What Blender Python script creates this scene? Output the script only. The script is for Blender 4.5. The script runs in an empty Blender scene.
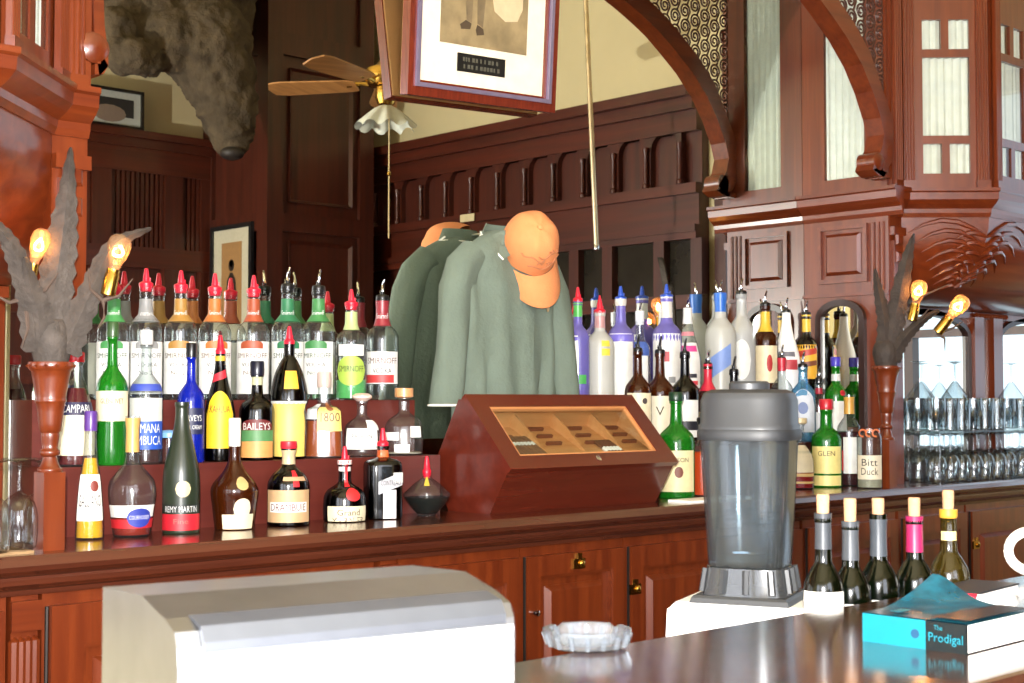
import bpy, bmesh, math, random
from mathutils import Vector, Matrix
random.seed(7)
PI = math.pi
S = bpy.context.scene
COL = S.collection
# ------------------------------------------------------------------ camera
F_PX = 1450.0
YAW, PITCH = math.radians(43.3), math.radians(2.31)
CAM = Vector((0.0, -3.25, 1.40))
FWD = Vector((math.sin(YAW)*math.cos(PITCH), math.cos(YAW)*math.cos(PITCH), math.sin(PITCH)))
RGT = Vector((math.cos(YAW), -math.sin(YAW), 0))
UPV = RGT.cross(FWD)
cd = bpy.data.cameras.new('camera'); cam = bpy.data.objects.new('camera', cd); COL.objects.link(cam)
cd.sensor_width = 36.0; cd.lens = 36.0*F_PX/1024.0; cd.clip_start = 0.02
cam.matrix_world = Matrix((( RGT.x, UPV.x, -FWD.x, CAM.x), (RGT.y, UPV.y, -FWD.y, CAM.y), (RGT.z, UPV.z, -FWD.z, CAM.z), (0,0,0,1)))
cd.dof.use_dof = True; cd.dof.focus_distance = 3.6; cd.dof.aperture_fstop = 13
S.camera = cam
# ------------------------------------------------------------------ light
w = bpy.data.worlds.new('world'); S.world = w; w.use_nodes = True
w.node_tree.nodes['Background'].inputs[0].default_value = (0.85, 0.9, 1.0, 1)
w.node_tree.nodes['Background'].inputs[1].default_value = 0.35
fl = bpy.data.lights.new('camera_flash', 'POINT'); fl.energy = 740; fl.shadow_soft_size = 0.025; fl.color = (1.0, 0.97, 0.93)
flo = bpy.data.objects.new('camera_flash', fl); COL.objects.link(flo)
flo.location = CAM + UPV*0.11 - RGT*0.05 + FWD*0.02
WINDOW_GAIN = 8.0
S.view_settings.view_transform = 'Standard'; S.view_settings.look = 'None'
S.view_settings.gamma = 1.0; S.view_settings.use_curve_mapping = False; S.view_settings.exposure = 0.35
S.cycles.caustics_reflective = True; S.cycles.sample_clamp_indirect = 4.0; S.cycles.caustics_refractive = False
S.cycles.transparent_max_bounces = 48; S.cycles.max_bounces = 12; S.cycles.glossy_bounces = 8

def ray(px, py): return FWD + RGT*((px-512)/F_PX) - UPV*((py-341.5)/F_PX)
def onY(px, py, Y): d = ray(px, py); return CAM + d*((Y-CAM.y)/d.y)
def onX(px, py, X): d = ray(px, py); return CAM + d*((X-CAM.x)/d.x)
def onZ(px, py, Z): d = ray(px, py); return CAM + d*((Z-CAM.z)/d.z)
def seenY(px, py, Y):      # a point of the room, at depth Y, that the mirror (plane Y=0) shows at this pixel
    p = onY(px, py, -Y); p.y = -p.y; return p
def seenX(px, py, X): p = onX(px, py, X); p.y = -p.y; return p
# ------------------------------------------------------------------ materials
MATS = {}
def srgb(r, g, b):
    f = lambda c: (c/255/12.92) if c/255 <= 0.04045 else ((c/255+0.055)/1.055)**2.4
    return (f(r), f(g), f(b), 1)
def mk(name):
    m = bpy.data.materials.new(name); m.use_nodes = True
    return m, m.node_tree, m.node_tree.nodes, m.node_tree.links
def pm(name, rgb, rough=0.5, metal=0.0, coat=0.0, var=0.06, scale=25, bump=0.0, bscale=60, emit=0):
    """plain principled with slight procedural tone variation"""
    if name in MATS: return MATS[name]
    m, nt, N, L = mk(name); b = N['Principled BSDF']
    c = srgb(*rgb)
    tc = N.new('ShaderNodeTexCoord'); nz = N.new('ShaderNodeTexNoise'); nz.inputs['Scale'].default_value = scale; nz.inputs['Detail'].default_value = 4
    L.new(tc.outputs['Object'], nz.inputs['Vector'])
    rp = N.new('ShaderNodeValToRGB'); rp.color_ramp.elements[0].position = 0.3; rp.color_ramp.elements[1].position = 0.7
    rp.color_ramp.elements[0].color = tuple(x*(1-var) for x in c[:3])+(1,); rp.color_ramp.elements[1].color = tuple(min(1, x*(1+var)) for x in c[:3])+(1,)
    L.new(nz.outputs['Fac'], rp.inputs['Fac']); L.new(rp.outputs['Color'], b.inputs['Base Color'])
    b.inputs['Roughness'].default_value = rough; b.inputs['Metallic'].default_value = metal; b.inputs['Coat Weight'].default_value = coat
    if bump:
        n2 = N.new('ShaderNodeTexNoise'); n2.inputs['Scale'].default_value = bscale; n2.inputs['Detail'].default_value = 6; L.new(tc.outputs['Object'], n2.inputs['Vector'])
        bp = N.new('ShaderNodeBump'); bp.inputs['Strength'].default_value = bump; bp.inputs['Distance'].default_value = 0.01
        L.new(n2.outputs['Fac'], bp.inputs['Height']); L.new(bp.outputs['Normal'], b.inputs['Normal'])
    if emit:
        b.inputs['Emission Color'].default_value = c; b.inputs['Emission Strength'].default_value = emit
    MATS[name] = m; return m
def wood(name, dark, light, axis='z', rough=0.3, coat=0.35, scale=1.0):
    if name in MATS: return MATS[name]
    m, nt, N, L = mk(name); b = N['Principled BSDF']
    tc = N.new('ShaderNodeTexCoord'); mp = N.new('ShaderNodeMapping')
    sc = {'x': (1.2, 22, 22), 'y': (22, 1.2, 22), 'z': (22, 22, 1.2)}[axis]
    mp.inputs['Scale'].default_value = tuple(s*scale for s in sc); L.new(tc.outputs['Object'], mp.inputs['Vector'])
    nz = N.new('ShaderNodeTexNoise'); nz.inputs['Scale'].default_value = 1.6; nz.inputs['Detail'].default_value = 7; nz.inputs['Distortion'].default_value = 0.6
    L.new(mp.outputs['Vector'], nz.inputs['Vector'])
    rp = N.new('ShaderNodeValToRGB'); rp.color_ramp.elements[0].position = 0.3; rp.color_ramp.elements[1].position = 0.72
    rp.color_ramp.elements[0].color = srgb(*dark); rp.color_ramp.elements[1].color = srgb(*light)
    L.new(nz.outputs['Fac'], rp.inputs['Fac']); L.new(rp.outputs['Color'], b.inputs['Base Color'])
    bp = N.new('ShaderNodeBump'); bp.inputs['Strength'].default_value = 0.06; bp.inputs['Distance'].default_value = 0.003
    L.new(nz.outputs['Fac'], bp.inputs['Height']); L.new(bp.outputs['Normal'], b.inputs['Normal'])
    b.inputs['Roughness'].default_value = rough; b.inputs['Coat Weight'].default_value = coat; b.inputs['Coat Roughness'].default_value = 0.12
    MATS[name] = m; return m
def shell(name, rgb, edge=0.45, gloss=0.10, rough=0.15, body=0.0, rim=0.45):
    """thin glass wall: tinted transparency, darker and more reflective towards the rim"""
    if name in MATS: return MATS[name]
    m, nt, N, L = mk(name); N.remove(N['Principled BSDF']); out = N['Material Output']
    c = srgb(*rgb)
    lw = N.new('ShaderNodeLayerWeight'); lw.inputs['Blend'].default_value = 0.5
    p = N.new('ShaderNodeMath'); p.operation = 'POWER'; p.inputs[1].default_value = 2.5; L.new(lw.outputs['Facing'], p.inputs[0])
    mx = N.new('ShaderNodeMix'); mx.data_type = 'RGBA'; L.new(p.outputs[0], mx.inputs['Factor'])
    mx.inputs['A'].default_value = c; mx.inputs['B'].default_value = tuple(x*edge for x in c[:3])+(1,)
    tr = N.new('ShaderNodeBsdfTransparent'); L.new(mx.outputs['Result'], tr.inputs['Color'])
    gl = N.new('ShaderNodeBsdfGlossy'); gl.inputs['Roughness'].default_value = rough
    ma = N.new('ShaderNodeMath'); ma.operation = 'MULTIPLY_ADD'; ma.inputs[1].default_value = rim; ma.inputs[2].default_value = gloss; L.new(p.outputs[0], ma.inputs[0])
    ms = N.new('ShaderNodeMixShader'); L.new(ma.outputs[0], ms.inputs[0]); L.new(tr.outputs[0], ms.inputs[1]); L.new(gl.outputs[0], ms.inputs[2])
    last = ms.outputs[0]
    if body:
        df = N.new('ShaderNodeBsdfDiffuse'); df.inputs['Color'].default_value = c
        m2 = N.new('ShaderNodeMixShader'); m2.inputs[0].default_value = body; L.new(last, m2.inputs[1]); L.new(df.outputs[0], m2.inputs[2]); last = m2.outputs[0]
    L.new(last, out.inputs['Surface']); MATS[name] = m; return m
def frosted(name, rgb, opac=0.6):
    if name in MATS: return MATS[name]
    m, nt, N, L = mk(name); N.remove(N['Principled BSDF']); out = N['Material Output']
    tr = N.new('ShaderNodeBsdfTransparent'); tr.inputs['Color'].default_value = srgb(*rgb)
    pr = N.new('ShaderNodeBsdfPrincipled'); pr.inputs['Base Color'].default_value = srgb(*rgb); pr.inputs['Roughness'].default_value = 0.32
    ms = N.new('ShaderNodeMixShader'); ms.inputs[0].default_value = opac; L.new(tr.outputs[0], ms.inputs[1]); L.new(pr.outputs[0], ms.inputs[2])
    L.new(ms.outputs[0], out.inputs['Surface']); MATS[name] = m; return m
def emis(name, rgb, k):
    if name in MATS: return MATS[name]
    m, nt, N, L = mk(name); N.remove(N['Principled BSDF']); e = N.new('ShaderNodeEmission'); e.inputs[0].default_value = srgb(*rgb); e.inputs[1].default_value = k
    L.new(e.outputs[0], N['Material Output'].inputs['Surface']); MATS[name] = m; return m

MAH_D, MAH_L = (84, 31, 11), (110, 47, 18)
WZ = wood('mahogany_vertical', MAH_D, MAH_L, 'z'); WX = wood('mahogany_horizontal', MAH_D, MAH_L, 'x'); WY = wood('mahogany_depth', MAH_D, MAH_L, 'y')
WSTEP = wood('red_step_paint', (78, 26, 20), (90, 34, 25), 'x', 0.45, 0.1)
WTOP = wood('counter_top_wood', (64, 29, 19), (82, 40, 25), 'x', 0.22, 0.5)
WBAR = wood('bar_top_wood', (50, 28, 20), (76, 45, 32), 'x', 0.16, 0.7)
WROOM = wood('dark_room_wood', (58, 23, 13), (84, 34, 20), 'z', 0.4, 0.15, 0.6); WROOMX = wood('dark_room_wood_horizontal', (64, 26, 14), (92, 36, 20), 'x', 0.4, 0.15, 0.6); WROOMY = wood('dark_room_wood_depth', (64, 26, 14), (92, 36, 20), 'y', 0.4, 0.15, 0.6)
HUM = wood('humidor_lacquer', (78, 26, 15), (92, 33, 20), 'x', 0.25, 0.5); CEDAR = wood('cedar', (190, 130, 76), (212, 154, 98), 'x', 0.6, 0.0)
BRASS = pm('brass', (190, 150, 70), 0.25, 1.0); CHROME = pm('chrome', (225, 228, 232), 0.08, 1.0); STEEL = pm('brushed_steel', (205, 208, 212), 0.28, 1.0)
IRON = pm('dark_iron', (40, 34, 30), 0.5, 0.6); BLACK = pm('black_plastic', (14, 14, 16), 0.3); WHITE = pm('white_paint', (238, 236, 230), 0.45)
CREAM = pm('cream_plaster', (214, 200, 158), 0.9, var=0.04, scale=3); FLOORM = wood('floor_boards', (70, 46, 30), (104, 70, 46), 'x', 0.4, 0.2)
MIRROR = pm('mirror_silver', (222, 224, 216), 0.0, 1.0, var=0.0)
CURTAIN = pm('white_curtain', (240, 240, 236), 0.9, bump=0.2)
PANE = shell('clear_pane', (240, 243, 241), 0.9, 0.035, rough=0.01, rim=0.15); GLASSW = shell('glassware', (244, 247, 248), 0.5, 0.08, rough=0.10)
SKYWIN = emis('daylight_window', (240, 244, 255), WINDOW_GAIN)
# ------------------------------------------------------------------ mesh helpers
class MB:
    def __init__(s, T=None): s.v = []; s.f = []; s.T = T
    def add(s, vs, fs):
        o = len(s.v); s.v += [Vector(p) for p in vs]; s.f += [tuple(i+o for i in f) for f in fs]; return s
    def box(s, x0, x1, y0, y1, z0, z1):
        return s.add([(x0,y0,z0),(x1,y0,z0),(x1,y1,z0),(x0,y1,z0),(x0,y0,z1),(x1,y0,z1),(x1,y1,z1),(x0,y1,z1)],
                     [(0,3,2,1),(4,5,6,7),(0,1,5,4),(1,2,6,5),(2,3,7,6),(3,0,4,7)])
    def cbox(s, x0, x1, y0, y1, z0, z1, c=0.004):
        """box whose front (-y) rim is chamfered"""
        return s.add([(x0,y1,z0),(x1,y1,z0),(x1,y1,z1),(x0,y1,z1),(x0,y0+c,z0),(x1,y0+c,z0),(x1,y0+c,z1),(x0,y0+c,z1),(x0+c,y0,z0+c),(x1-c,y0,z0+c),(x1-c,y0,z1-c),(x0+c,y0,z1-c)],
                     [(0,3,2,1),(0,1,5,4),(1,2,6,5),(2,3,7,6),(3,0,4,7),(4,5,9,8),(5,6,10,9),(6,7,11,10),(7,4,8,11),(8,9,10,11)])
    def lathe(s, prof, seg=20, sq=2.0, ry=1.0, c=(0,0,0), axis=None):
        n = len(prof); vs = []; 
        for r, z in prof:
            for k in range(seg):
                a = 2*PI*k/seg; ca, sa = math.cos(a), math.sin(a)
                q = 1.0 if sq == 2.0 else (abs(ca)**sq+abs(sa)**sq)**(-1/sq)
                p = Vector((r*q*ca, r*q*sa*ry, z))
                if axis: p = axis @ p
                vs.append(p+Vector(c))
        fs = [(i*seg+k, i*seg+(k+1)%seg, (i+1)*seg+(k+1)%seg, (i+1)*seg+k) for i in range(n-1) for k in range(seg)]
        if prof[0][0] > 1e-5: fs.append(tuple(range(seg-1, -1, -1)))
        if prof[-1][0] > 1e-5: fs.append(tuple((n-1)*seg+k for k in range(seg)))
        return s.add(vs, fs)
    def prism(s, poly, d0, d1, plane='xz'):
        n = len(poly); P = {'xz': lambda a, b, d: (a, d, b), 'yz': lambda a, b, d: (d, a, b), 'xy': lambda a, b, d: (a, b, d)}[plane]
        vs = [P(a, b, d0) for a, b in poly]+[P(a, b, d1) for a, b in poly]
        fs = [tuple(range(n)), tuple(range(2*n-1, n-1, -1))]+[(i, i+n, (i+1)%n+n, (i+1)%n) for i in range(n)]
        return s.add(vs, fs)
    def strip(s, A, B, d0, d1):
        """band between two x,z polylines, extruded along y"""
        n = len(A); vs = [(a[0], d0, a[1]) for a in A]+[(b[0], d0, b[1]) for b in B]+[(a[0], d1, a[1]) for a in A]+[(b[0], d1, b[1]) for b in B]
        fs = []
        for i in range(n-1):
            fs += [(i, i+1, n+i+1, n+i), (2*n+i, 3*n+i, 3*n+i+1, 2*n+i+1), (i, 2*n+i, 2*n+i+1, i+1), (n+i, n+i+1, 3*n+i+1, 3*n+i)]
        fs += [(0, n, 3*n, 2*n), (n-1, 3*n-1, 4*n-1, 2*n-1)]
        return s.add(vs, fs)
    def ring(s, x0, x1, z0, z1, w, y0, y1, wz=None):
        wz = wz or w; O = [(x0,z0),(x1,z0),(x1,z1),(x0,z1)]; I = [(x0+w,z0+wz),(x1-w,z0+wz),(x1-w,z1-wz),(x0+w,z1-wz)]
        vs = [(a,y0,b) for a,b in O]+[(a,y0,b) for a,b in I]+[(a,y1,b) for a,b in O]+[(a,y1,b) for a,b in I]; fs = []
        for i in range(4):
            j = (i+1)%4; fs += [(i,j,4+j,4+i),(8+i,12+i,12+j,8+j),(i,8+i,8+j,j),(4+i,4+j,12+j,12+i)]
        return s.add(vs, fs)
    def tube(s, path, r, seg=8, caps=True):
        P = [Vector(p) for p in path]; n = len(P); R = r if isinstance(r, (list, tuple)) else [r]*n
        vs = []; up = Vector((0.13, 0.37, 0.92)).normalized()
        for i in range(n):
            t = (P[min(i+1, n-1)]-P[max(i-1, 0)]).normalized()
            a = t.cross(up)
            if a.length < 1e-3: a = t.cross(Vector((1, 0, 0)))
            a.normalize(); b = t.cross(a); up = b.cross(t) if False else up
            for k in range(seg):
                q = 2*PI*k/seg; vs.append(P[i]+a*(R[i]*math.cos(q))+b*(R[i]*math.sin(q)))
        fs = [(i*seg+k, i*seg+(k+1)%seg, (i+1)*seg+(k+1)%seg, (i+1)*seg+k) for i in range(n-1) for k in range(seg)]
        if caps: fs += [tuple(range(seg-1, -1, -1)), tuple((n-1)*seg+k for k in range(seg))]
        return s.add(vs, fs)
    def mesh(s, name, mat, smooth=False, ang=40):
        me = bpy.data.meshes.new(name)
        vs = [s.T @ v for v in s.v] if s.T else s.v
        me.from_pydata([tuple(v) for v in vs], [], s.f); me.update()
        bm = bmesh.new(); bm.from_mesh(me); bmesh.ops.recalc_face_normals(bm, faces=bm.faces); bm.to_mesh(me); bm.free()
        if mat: me.materials.append(mat)
        if smooth:
            me.shade_smooth(); me.set_sharp_from_angle(angle=math.radians(ang))
        return me
    def build(s, name, mat, parent=None, smooth=False, loc=None, ang=40):
        return link(name, s.mesh(name, mat, smooth, ang), parent, loc)
def link(name, me, parent=None, loc=None):
    o = bpy.data.objects.new(name, me); COL.objects.link(o)
    if parent: o.parent = parent
    if loc is not None: o.location = loc
    return o
def tag(o, label, cat, group=None):
    o['label'] = label; o['category'] = cat
    if group: o['group'] = group
    return o
def struct(o): o['kind'] = 'structure'; return o
def thing(name, loc, label, cat, group=None, rz=0):
    e = bpy.data.objects.new(name, None); COL.objects.link(e); e.location = loc; e.rotation_euler = (0, 0, rz); e.empty_display_size = 0.05
    return tag(e, label, cat, group)
def copy_thing(t, loc, rz, label, group=None):
    c = t.copy(); COL.objects.link(c); c.location = loc; c.rotation_euler = (0, 0, rz); c['label'] = label
    if group: c['group'] = group
    for ch in t.children:
        d = ch.copy(); COL.objects.link(d); d.parent = c
        for g in ch.children:
            h = g.copy(); COL.objects.link(h); h.parent = d
    return c
def face_T(O, U, N):
    """local (u, -depth out, z): local -y points out along N"""
    U = Vector(U).normalized(); N = Vector(N).normalized()
    return Matrix(((U.x, -N.x, 0, O[0]), (U.y, -N.y, 0, O[1]), (0, 0, 1, O[2]), (0, 0, 0, 1)))
def to_cam(x, y): return math.atan2(CAM.y-y, CAM.x-x)+PI/2     # turn so that local -y faces the camera
TXT = {}
def text_polys(s):
    if s in TXT: return TXT[s]
    cu = bpy.data.curves.new('t', 'FONT'); cu.body = s; cu.align_x = 'CENTER'; cu.align_y = 'CENTER'; cu.size = 1; cu.resolution_u = 2
    o = bpy.data.objects.new('t', cu); COL.objects.link(o)
    bpy.context.view_layer.update(); dg = bpy.context.evaluated_depsgraph_get()
    me = bpy.data.meshes.new_from_object(o.evaluated_get(dg))
    r = ([v.co.copy() for v in me.vertices], [tuple(p.vertices) for p in me.polygons])
    bpy.data.objects.remove(o); bpy.data.curves.remove(cu); bpy.data.meshes.remove(me)
    xs = [v.x for v in r[0]]; ys = [v.y for v in r[0]]
    cx, cy, wd, ht = (min(xs)+max(xs))/2, (min(ys)+max(ys))/2, max(xs)-min(xs), max(ys)-min(ys)
    r = ([(( v.x-cx)/wd, (v.y-cy)/ht) for v in r[0]], r[1]); TXT[s] = r; return r
def flat_text(s, width, height, T, mat, parent, name='lettering'):
    vs, fs = text_polys(s); m = MB(T); m.add([(x*width, 0, y*height) for x, y in vs], fs)
    return m.build(name, mat, parent)
def smooth_prof(P, k=4):
    out = []
    n = len(P)
    for i in range(n-1):
        p0, p1, p2, p3 = P[max(i-1, 0)], P[i], P[i+1], P[min(i+2, n-1)]
        big = math.hypot(p2[0]-p1[0], p2[1]-p1[1])
        kk = k if big > 0.004 else 1
        for j in range(kk):
            t = j/kk; q = []
            for c in (0, 1):
                m1 = (p2[c]-p0[c])*0.5; m2 = (p3[c]-p1[c])*0.5
                # limit tangents so that corners stay tight
                d = p2[c]-p1[c]
                m1 = max(min(m1, 1.6*abs(d)), -1.6*abs(d)); m2 = max(min(m2, 1.6*abs(d)), -1.6*abs(d))
                h = (2*t**3-3*t*t+1)*p1[c]+(t**3-2*t*t+t)*m1+(-2*t**3+3*t*t)*p2[c]+(t**3-t*t)*m2
                q.append(h)
            out.append((max(q[0], 0), q[1]))
    out.append(P[-1]); return out
# ================================================================== ROOM SHELL
XL, XR, YB, ZT = -3.5, 6.5, -5.55, 4.6
ZC = 1.096                       # back counter height
ZW = 3.16                        # top of the wainscot
struct(MB().box(XL-.1, XR+.1, YB-.1, .2, -.1, 0).build('floor', FLOORM))
struct(MB().box(XL-.1, XR+.1, YB-.1, .2, ZT, ZT+.1).build('ceiling', CREAM))
struct(MB().box(XL-.1, XR+.1, .03, .13, 0, ZT).build('wall_front', CREAM))
# left wall, with two tall daylight windows
def wall_with_holes(name, T, u0, u1, holes, mat, th=.1):
    m = MB(T); us = sorted({u0, u1}|{h[0] for h in holes}|{h[1] for h in holes})
    for a, b in zip(us[:-1], us[1:]):
        hs = [h for h in holes if h[0] <= a and h[1] >= b]
        z = 0
        for h in sorted(hs, key=lambda h: h[2]):
            if h[2] > z: m.box(a, b, 0, th, z, h[2])
            z = h[3]
        m.box(a, b, 0, th, z, ZT)
    return struct(m.build(name, mat))
def window(n, T, u0, u1, z0, z1, nu=2, nz=3, glow=None):
    e = bpy.data.objects.new('window_%d' % n, None); COL.objects.link(e); struct(e)
    m = MB(T)
    m.box(u0-.08, u0, -.04, .06, z0-.08, z1+.08).box(u1, u1+.08, -.04, .06, z0-.08, z1+.08).box(u0, u1, -.04, .06, z0-.08, z0).box(u0, u1, -.04, .06, z1, z1+.08)
    for i in range(1, nu): u = u0+(u1-u0)*i/nu; m.box(u-.025, u+.025, -.01, .05, z0, z1)
    for i in range(1, nz): z = z0+(z1-z0)*i/nz; m.box(u0, u1, -.01, .05, z-.02, z+.02)
    m.build('window_frame', WROOM, e)
    for i in range(nu):
        for j in range(nz):
            a, b = u0+(u1-u0)*i/nu, u0+(u1-u0)*(i+1)/nu; c, d = z0+(z1-z0)*j/nz, z0+(z1-z0)*(j+1)/nz
            MB(T).box(a+.02, b-.02, .055, .06, c+.02, d-.02).build('pane', glow or SKYWIN, e)
TL = face_T((XL, YB, 0), (0, 1, 0), (1, 0, 0))            # u runs towards the bar
hl = [(.5, 2.0, .8, 3.3), (2.6, 4.1, .8, 3.3)]
wall_with_holes('wall_left', TL, 0, 5.6, hl, CREAM)
TB = face_T((XL, YB, 0), (1, 0, 0), (0, 1, 0)); TB = Matrix(((1,0,0,XL),(0,-1,0,YB),(0,0,1,0),(0,0,0,1)))
hb = [(.8, 2.6, .8, 3.4), (3.2, 5.0, .8, 3.4)]
wall_with_holes('wall_back', TB, 0, XR-XL, hb, CREAM)
TR = face_T((XR, .05, 0), (0, -1, 0), (-1, 0, 0))           # u runs away from the bar
hr = [(.45, 1.90, 1.15, 2.9)]
wall_with_holes('wall_right', TR, 0, 5.6, hr, CREAM)
k = 1
for T, hs in ((TL, hl), (TB, hb), (TR, hr)):
    for h in hs:
        window(k, T, *h, glow=emis('side_window', (214, 236, 255), 2.0) if hs is hr else None); k += 1
WB = bpy.data.objects['wall_back']; WR = bpy.data.objects['wall_right']

# --- back wall wainscot (seen in the mirror): boards, louvred panels, cap rail
X0 = 2.2; X1 = 5.33; YW = YB+.05
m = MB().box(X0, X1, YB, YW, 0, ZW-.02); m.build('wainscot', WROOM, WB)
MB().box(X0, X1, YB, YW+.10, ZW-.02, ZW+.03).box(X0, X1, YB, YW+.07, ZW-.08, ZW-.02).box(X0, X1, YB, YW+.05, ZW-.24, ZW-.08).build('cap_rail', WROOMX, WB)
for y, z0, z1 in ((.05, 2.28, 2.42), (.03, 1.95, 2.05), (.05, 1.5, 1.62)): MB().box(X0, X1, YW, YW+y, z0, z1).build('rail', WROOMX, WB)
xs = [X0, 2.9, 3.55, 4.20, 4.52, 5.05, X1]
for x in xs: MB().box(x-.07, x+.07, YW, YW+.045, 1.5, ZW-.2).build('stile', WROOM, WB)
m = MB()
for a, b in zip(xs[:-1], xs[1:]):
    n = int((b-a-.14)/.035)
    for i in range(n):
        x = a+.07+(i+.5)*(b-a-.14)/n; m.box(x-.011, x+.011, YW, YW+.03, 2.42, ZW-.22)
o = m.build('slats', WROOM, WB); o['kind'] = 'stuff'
# --- full height panelled block in the far corner
BX0, BX1, BY1 = 5.33, 6.21, -4.75
blk = thing('panelled_pier', (BX0, YB, 0), 'tall dark panelled wood pier reaching up past the cream wall, behind the ceiling fan', 'pier')
T0 = Matrix.Translation((-BX0, -YB, 0))
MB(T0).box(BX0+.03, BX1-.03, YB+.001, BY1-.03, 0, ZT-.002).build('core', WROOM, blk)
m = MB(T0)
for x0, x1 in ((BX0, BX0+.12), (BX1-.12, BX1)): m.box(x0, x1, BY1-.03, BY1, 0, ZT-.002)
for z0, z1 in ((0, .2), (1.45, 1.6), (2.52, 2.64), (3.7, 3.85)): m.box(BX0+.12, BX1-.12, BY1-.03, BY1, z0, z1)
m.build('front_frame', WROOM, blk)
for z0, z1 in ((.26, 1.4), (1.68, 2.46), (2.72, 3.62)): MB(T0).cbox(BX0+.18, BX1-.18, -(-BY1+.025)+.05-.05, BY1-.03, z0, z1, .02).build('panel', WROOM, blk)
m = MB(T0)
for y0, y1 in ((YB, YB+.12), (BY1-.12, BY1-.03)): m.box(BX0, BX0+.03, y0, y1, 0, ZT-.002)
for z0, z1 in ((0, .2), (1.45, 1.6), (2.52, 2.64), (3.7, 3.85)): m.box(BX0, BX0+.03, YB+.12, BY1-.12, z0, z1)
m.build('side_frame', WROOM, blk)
# --- right wall partition (seen in the mirror): cornice, arcaded frieze, transom lights, windows
PX = XR-.06; U0 = 2.05; U1 = 5.55        # u measured from the bar wall
def pr(name, mat, *bx):
    m = MB(TR)
    for b in bx: m.box(*b)
    return m.build(name, mat, WR)
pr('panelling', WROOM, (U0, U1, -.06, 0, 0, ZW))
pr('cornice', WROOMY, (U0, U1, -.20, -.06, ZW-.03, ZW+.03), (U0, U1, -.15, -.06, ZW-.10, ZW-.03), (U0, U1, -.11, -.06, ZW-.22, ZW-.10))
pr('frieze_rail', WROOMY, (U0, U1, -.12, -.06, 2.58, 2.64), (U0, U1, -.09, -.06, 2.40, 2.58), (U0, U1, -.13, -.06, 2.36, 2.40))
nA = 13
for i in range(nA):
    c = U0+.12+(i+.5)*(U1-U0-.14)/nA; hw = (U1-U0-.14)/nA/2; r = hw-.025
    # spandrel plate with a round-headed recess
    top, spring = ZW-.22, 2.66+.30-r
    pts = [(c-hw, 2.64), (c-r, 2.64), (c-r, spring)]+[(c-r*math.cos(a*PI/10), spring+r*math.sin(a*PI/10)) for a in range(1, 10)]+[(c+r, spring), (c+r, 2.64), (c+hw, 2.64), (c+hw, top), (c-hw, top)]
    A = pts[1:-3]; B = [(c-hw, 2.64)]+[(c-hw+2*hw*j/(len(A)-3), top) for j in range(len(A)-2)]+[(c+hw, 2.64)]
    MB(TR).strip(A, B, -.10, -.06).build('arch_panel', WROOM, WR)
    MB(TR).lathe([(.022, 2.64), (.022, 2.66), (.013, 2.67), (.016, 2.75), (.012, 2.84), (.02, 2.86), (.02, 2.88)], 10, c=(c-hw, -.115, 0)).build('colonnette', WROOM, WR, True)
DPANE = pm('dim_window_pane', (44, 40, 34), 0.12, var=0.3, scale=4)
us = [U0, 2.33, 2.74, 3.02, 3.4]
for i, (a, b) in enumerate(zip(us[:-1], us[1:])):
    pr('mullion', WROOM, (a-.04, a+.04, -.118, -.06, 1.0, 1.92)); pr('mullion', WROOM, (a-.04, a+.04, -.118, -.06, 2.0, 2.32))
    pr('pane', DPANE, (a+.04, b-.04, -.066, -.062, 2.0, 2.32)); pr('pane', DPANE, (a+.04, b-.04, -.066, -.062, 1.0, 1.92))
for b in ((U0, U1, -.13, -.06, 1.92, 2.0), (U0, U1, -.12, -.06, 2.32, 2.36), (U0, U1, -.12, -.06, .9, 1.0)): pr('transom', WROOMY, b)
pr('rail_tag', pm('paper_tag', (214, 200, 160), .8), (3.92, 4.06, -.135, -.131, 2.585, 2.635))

# ================================================================== BACK BAR
def sweep(path, prof, mb):
    """run an (offset outwards, z) section along an xy path; outward is the right hand of travel"""
    n = len(path); P = [Vector(p) for p in path]; rows = []
    for i in range(n):
        ns = []
        if i > 0: d = (P[i]-P[i-1]).normalized(); ns.append(Vector((d.y, -d.x)))
        if i < n-1: d = (P[i+1]-P[i]).normalized(); ns.append(Vector((d.y, -d.x)))
        b = (ns[0]+ns[-1]).normalized(); s = 1/max(.3, b.dot(ns[0]))
        rows.append([(P[i].x+b.x*o*s, P[i].y+b.y*o*s, z) for o, z in prof])
    kx = len(prof); vs = [p for r in rows for p in r]
    fs = [(i*kx+j, (i+1)*kx+j, (i+1)*kx+(j+1) % kx, i*kx+(j+1) % kx) for i in range(n-1) for j in range(kx)]
    fs += [tuple(range(kx)), tuple((n-1)*kx+j for j in range(kx))]
    return mb.add(vs, fs)
JX0, JX1, JY = 1.46, 4.60, -.37          # mirror alcove jambs
FY = -.596
LDZ = .11                        # the left cabinet hangs a little lower
RPATH = [(JX1, 0), (JX1, JY), (JX1+.08, JY), (JX1+.306, FY), (6.44, FY)]
LPATH = [(-1.2, FY), (JX0-.306, FY), (JX0-.08, JY), (JX0, JY), (JX0, 0)]
# counter and its moulded edge
ct = [(-.53, 1.090), (-.524, 1.096), (.02, 1.096), (.02, 1.012), (-.475, 1.012), (-.478, 1.022), (-.492, 1.03), (-.505, 1.036), (-.508, 1.046), (-.508, 1.052), (-.52, 1.058), (-.533, 1.066), (-.538, 1.076)]
tag(MB().prism(ct, -1.2, 6.44, 'yz').build('back_counter', WTOP), 'long polished mahogany back counter with moulded front edge', 'counter')
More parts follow.
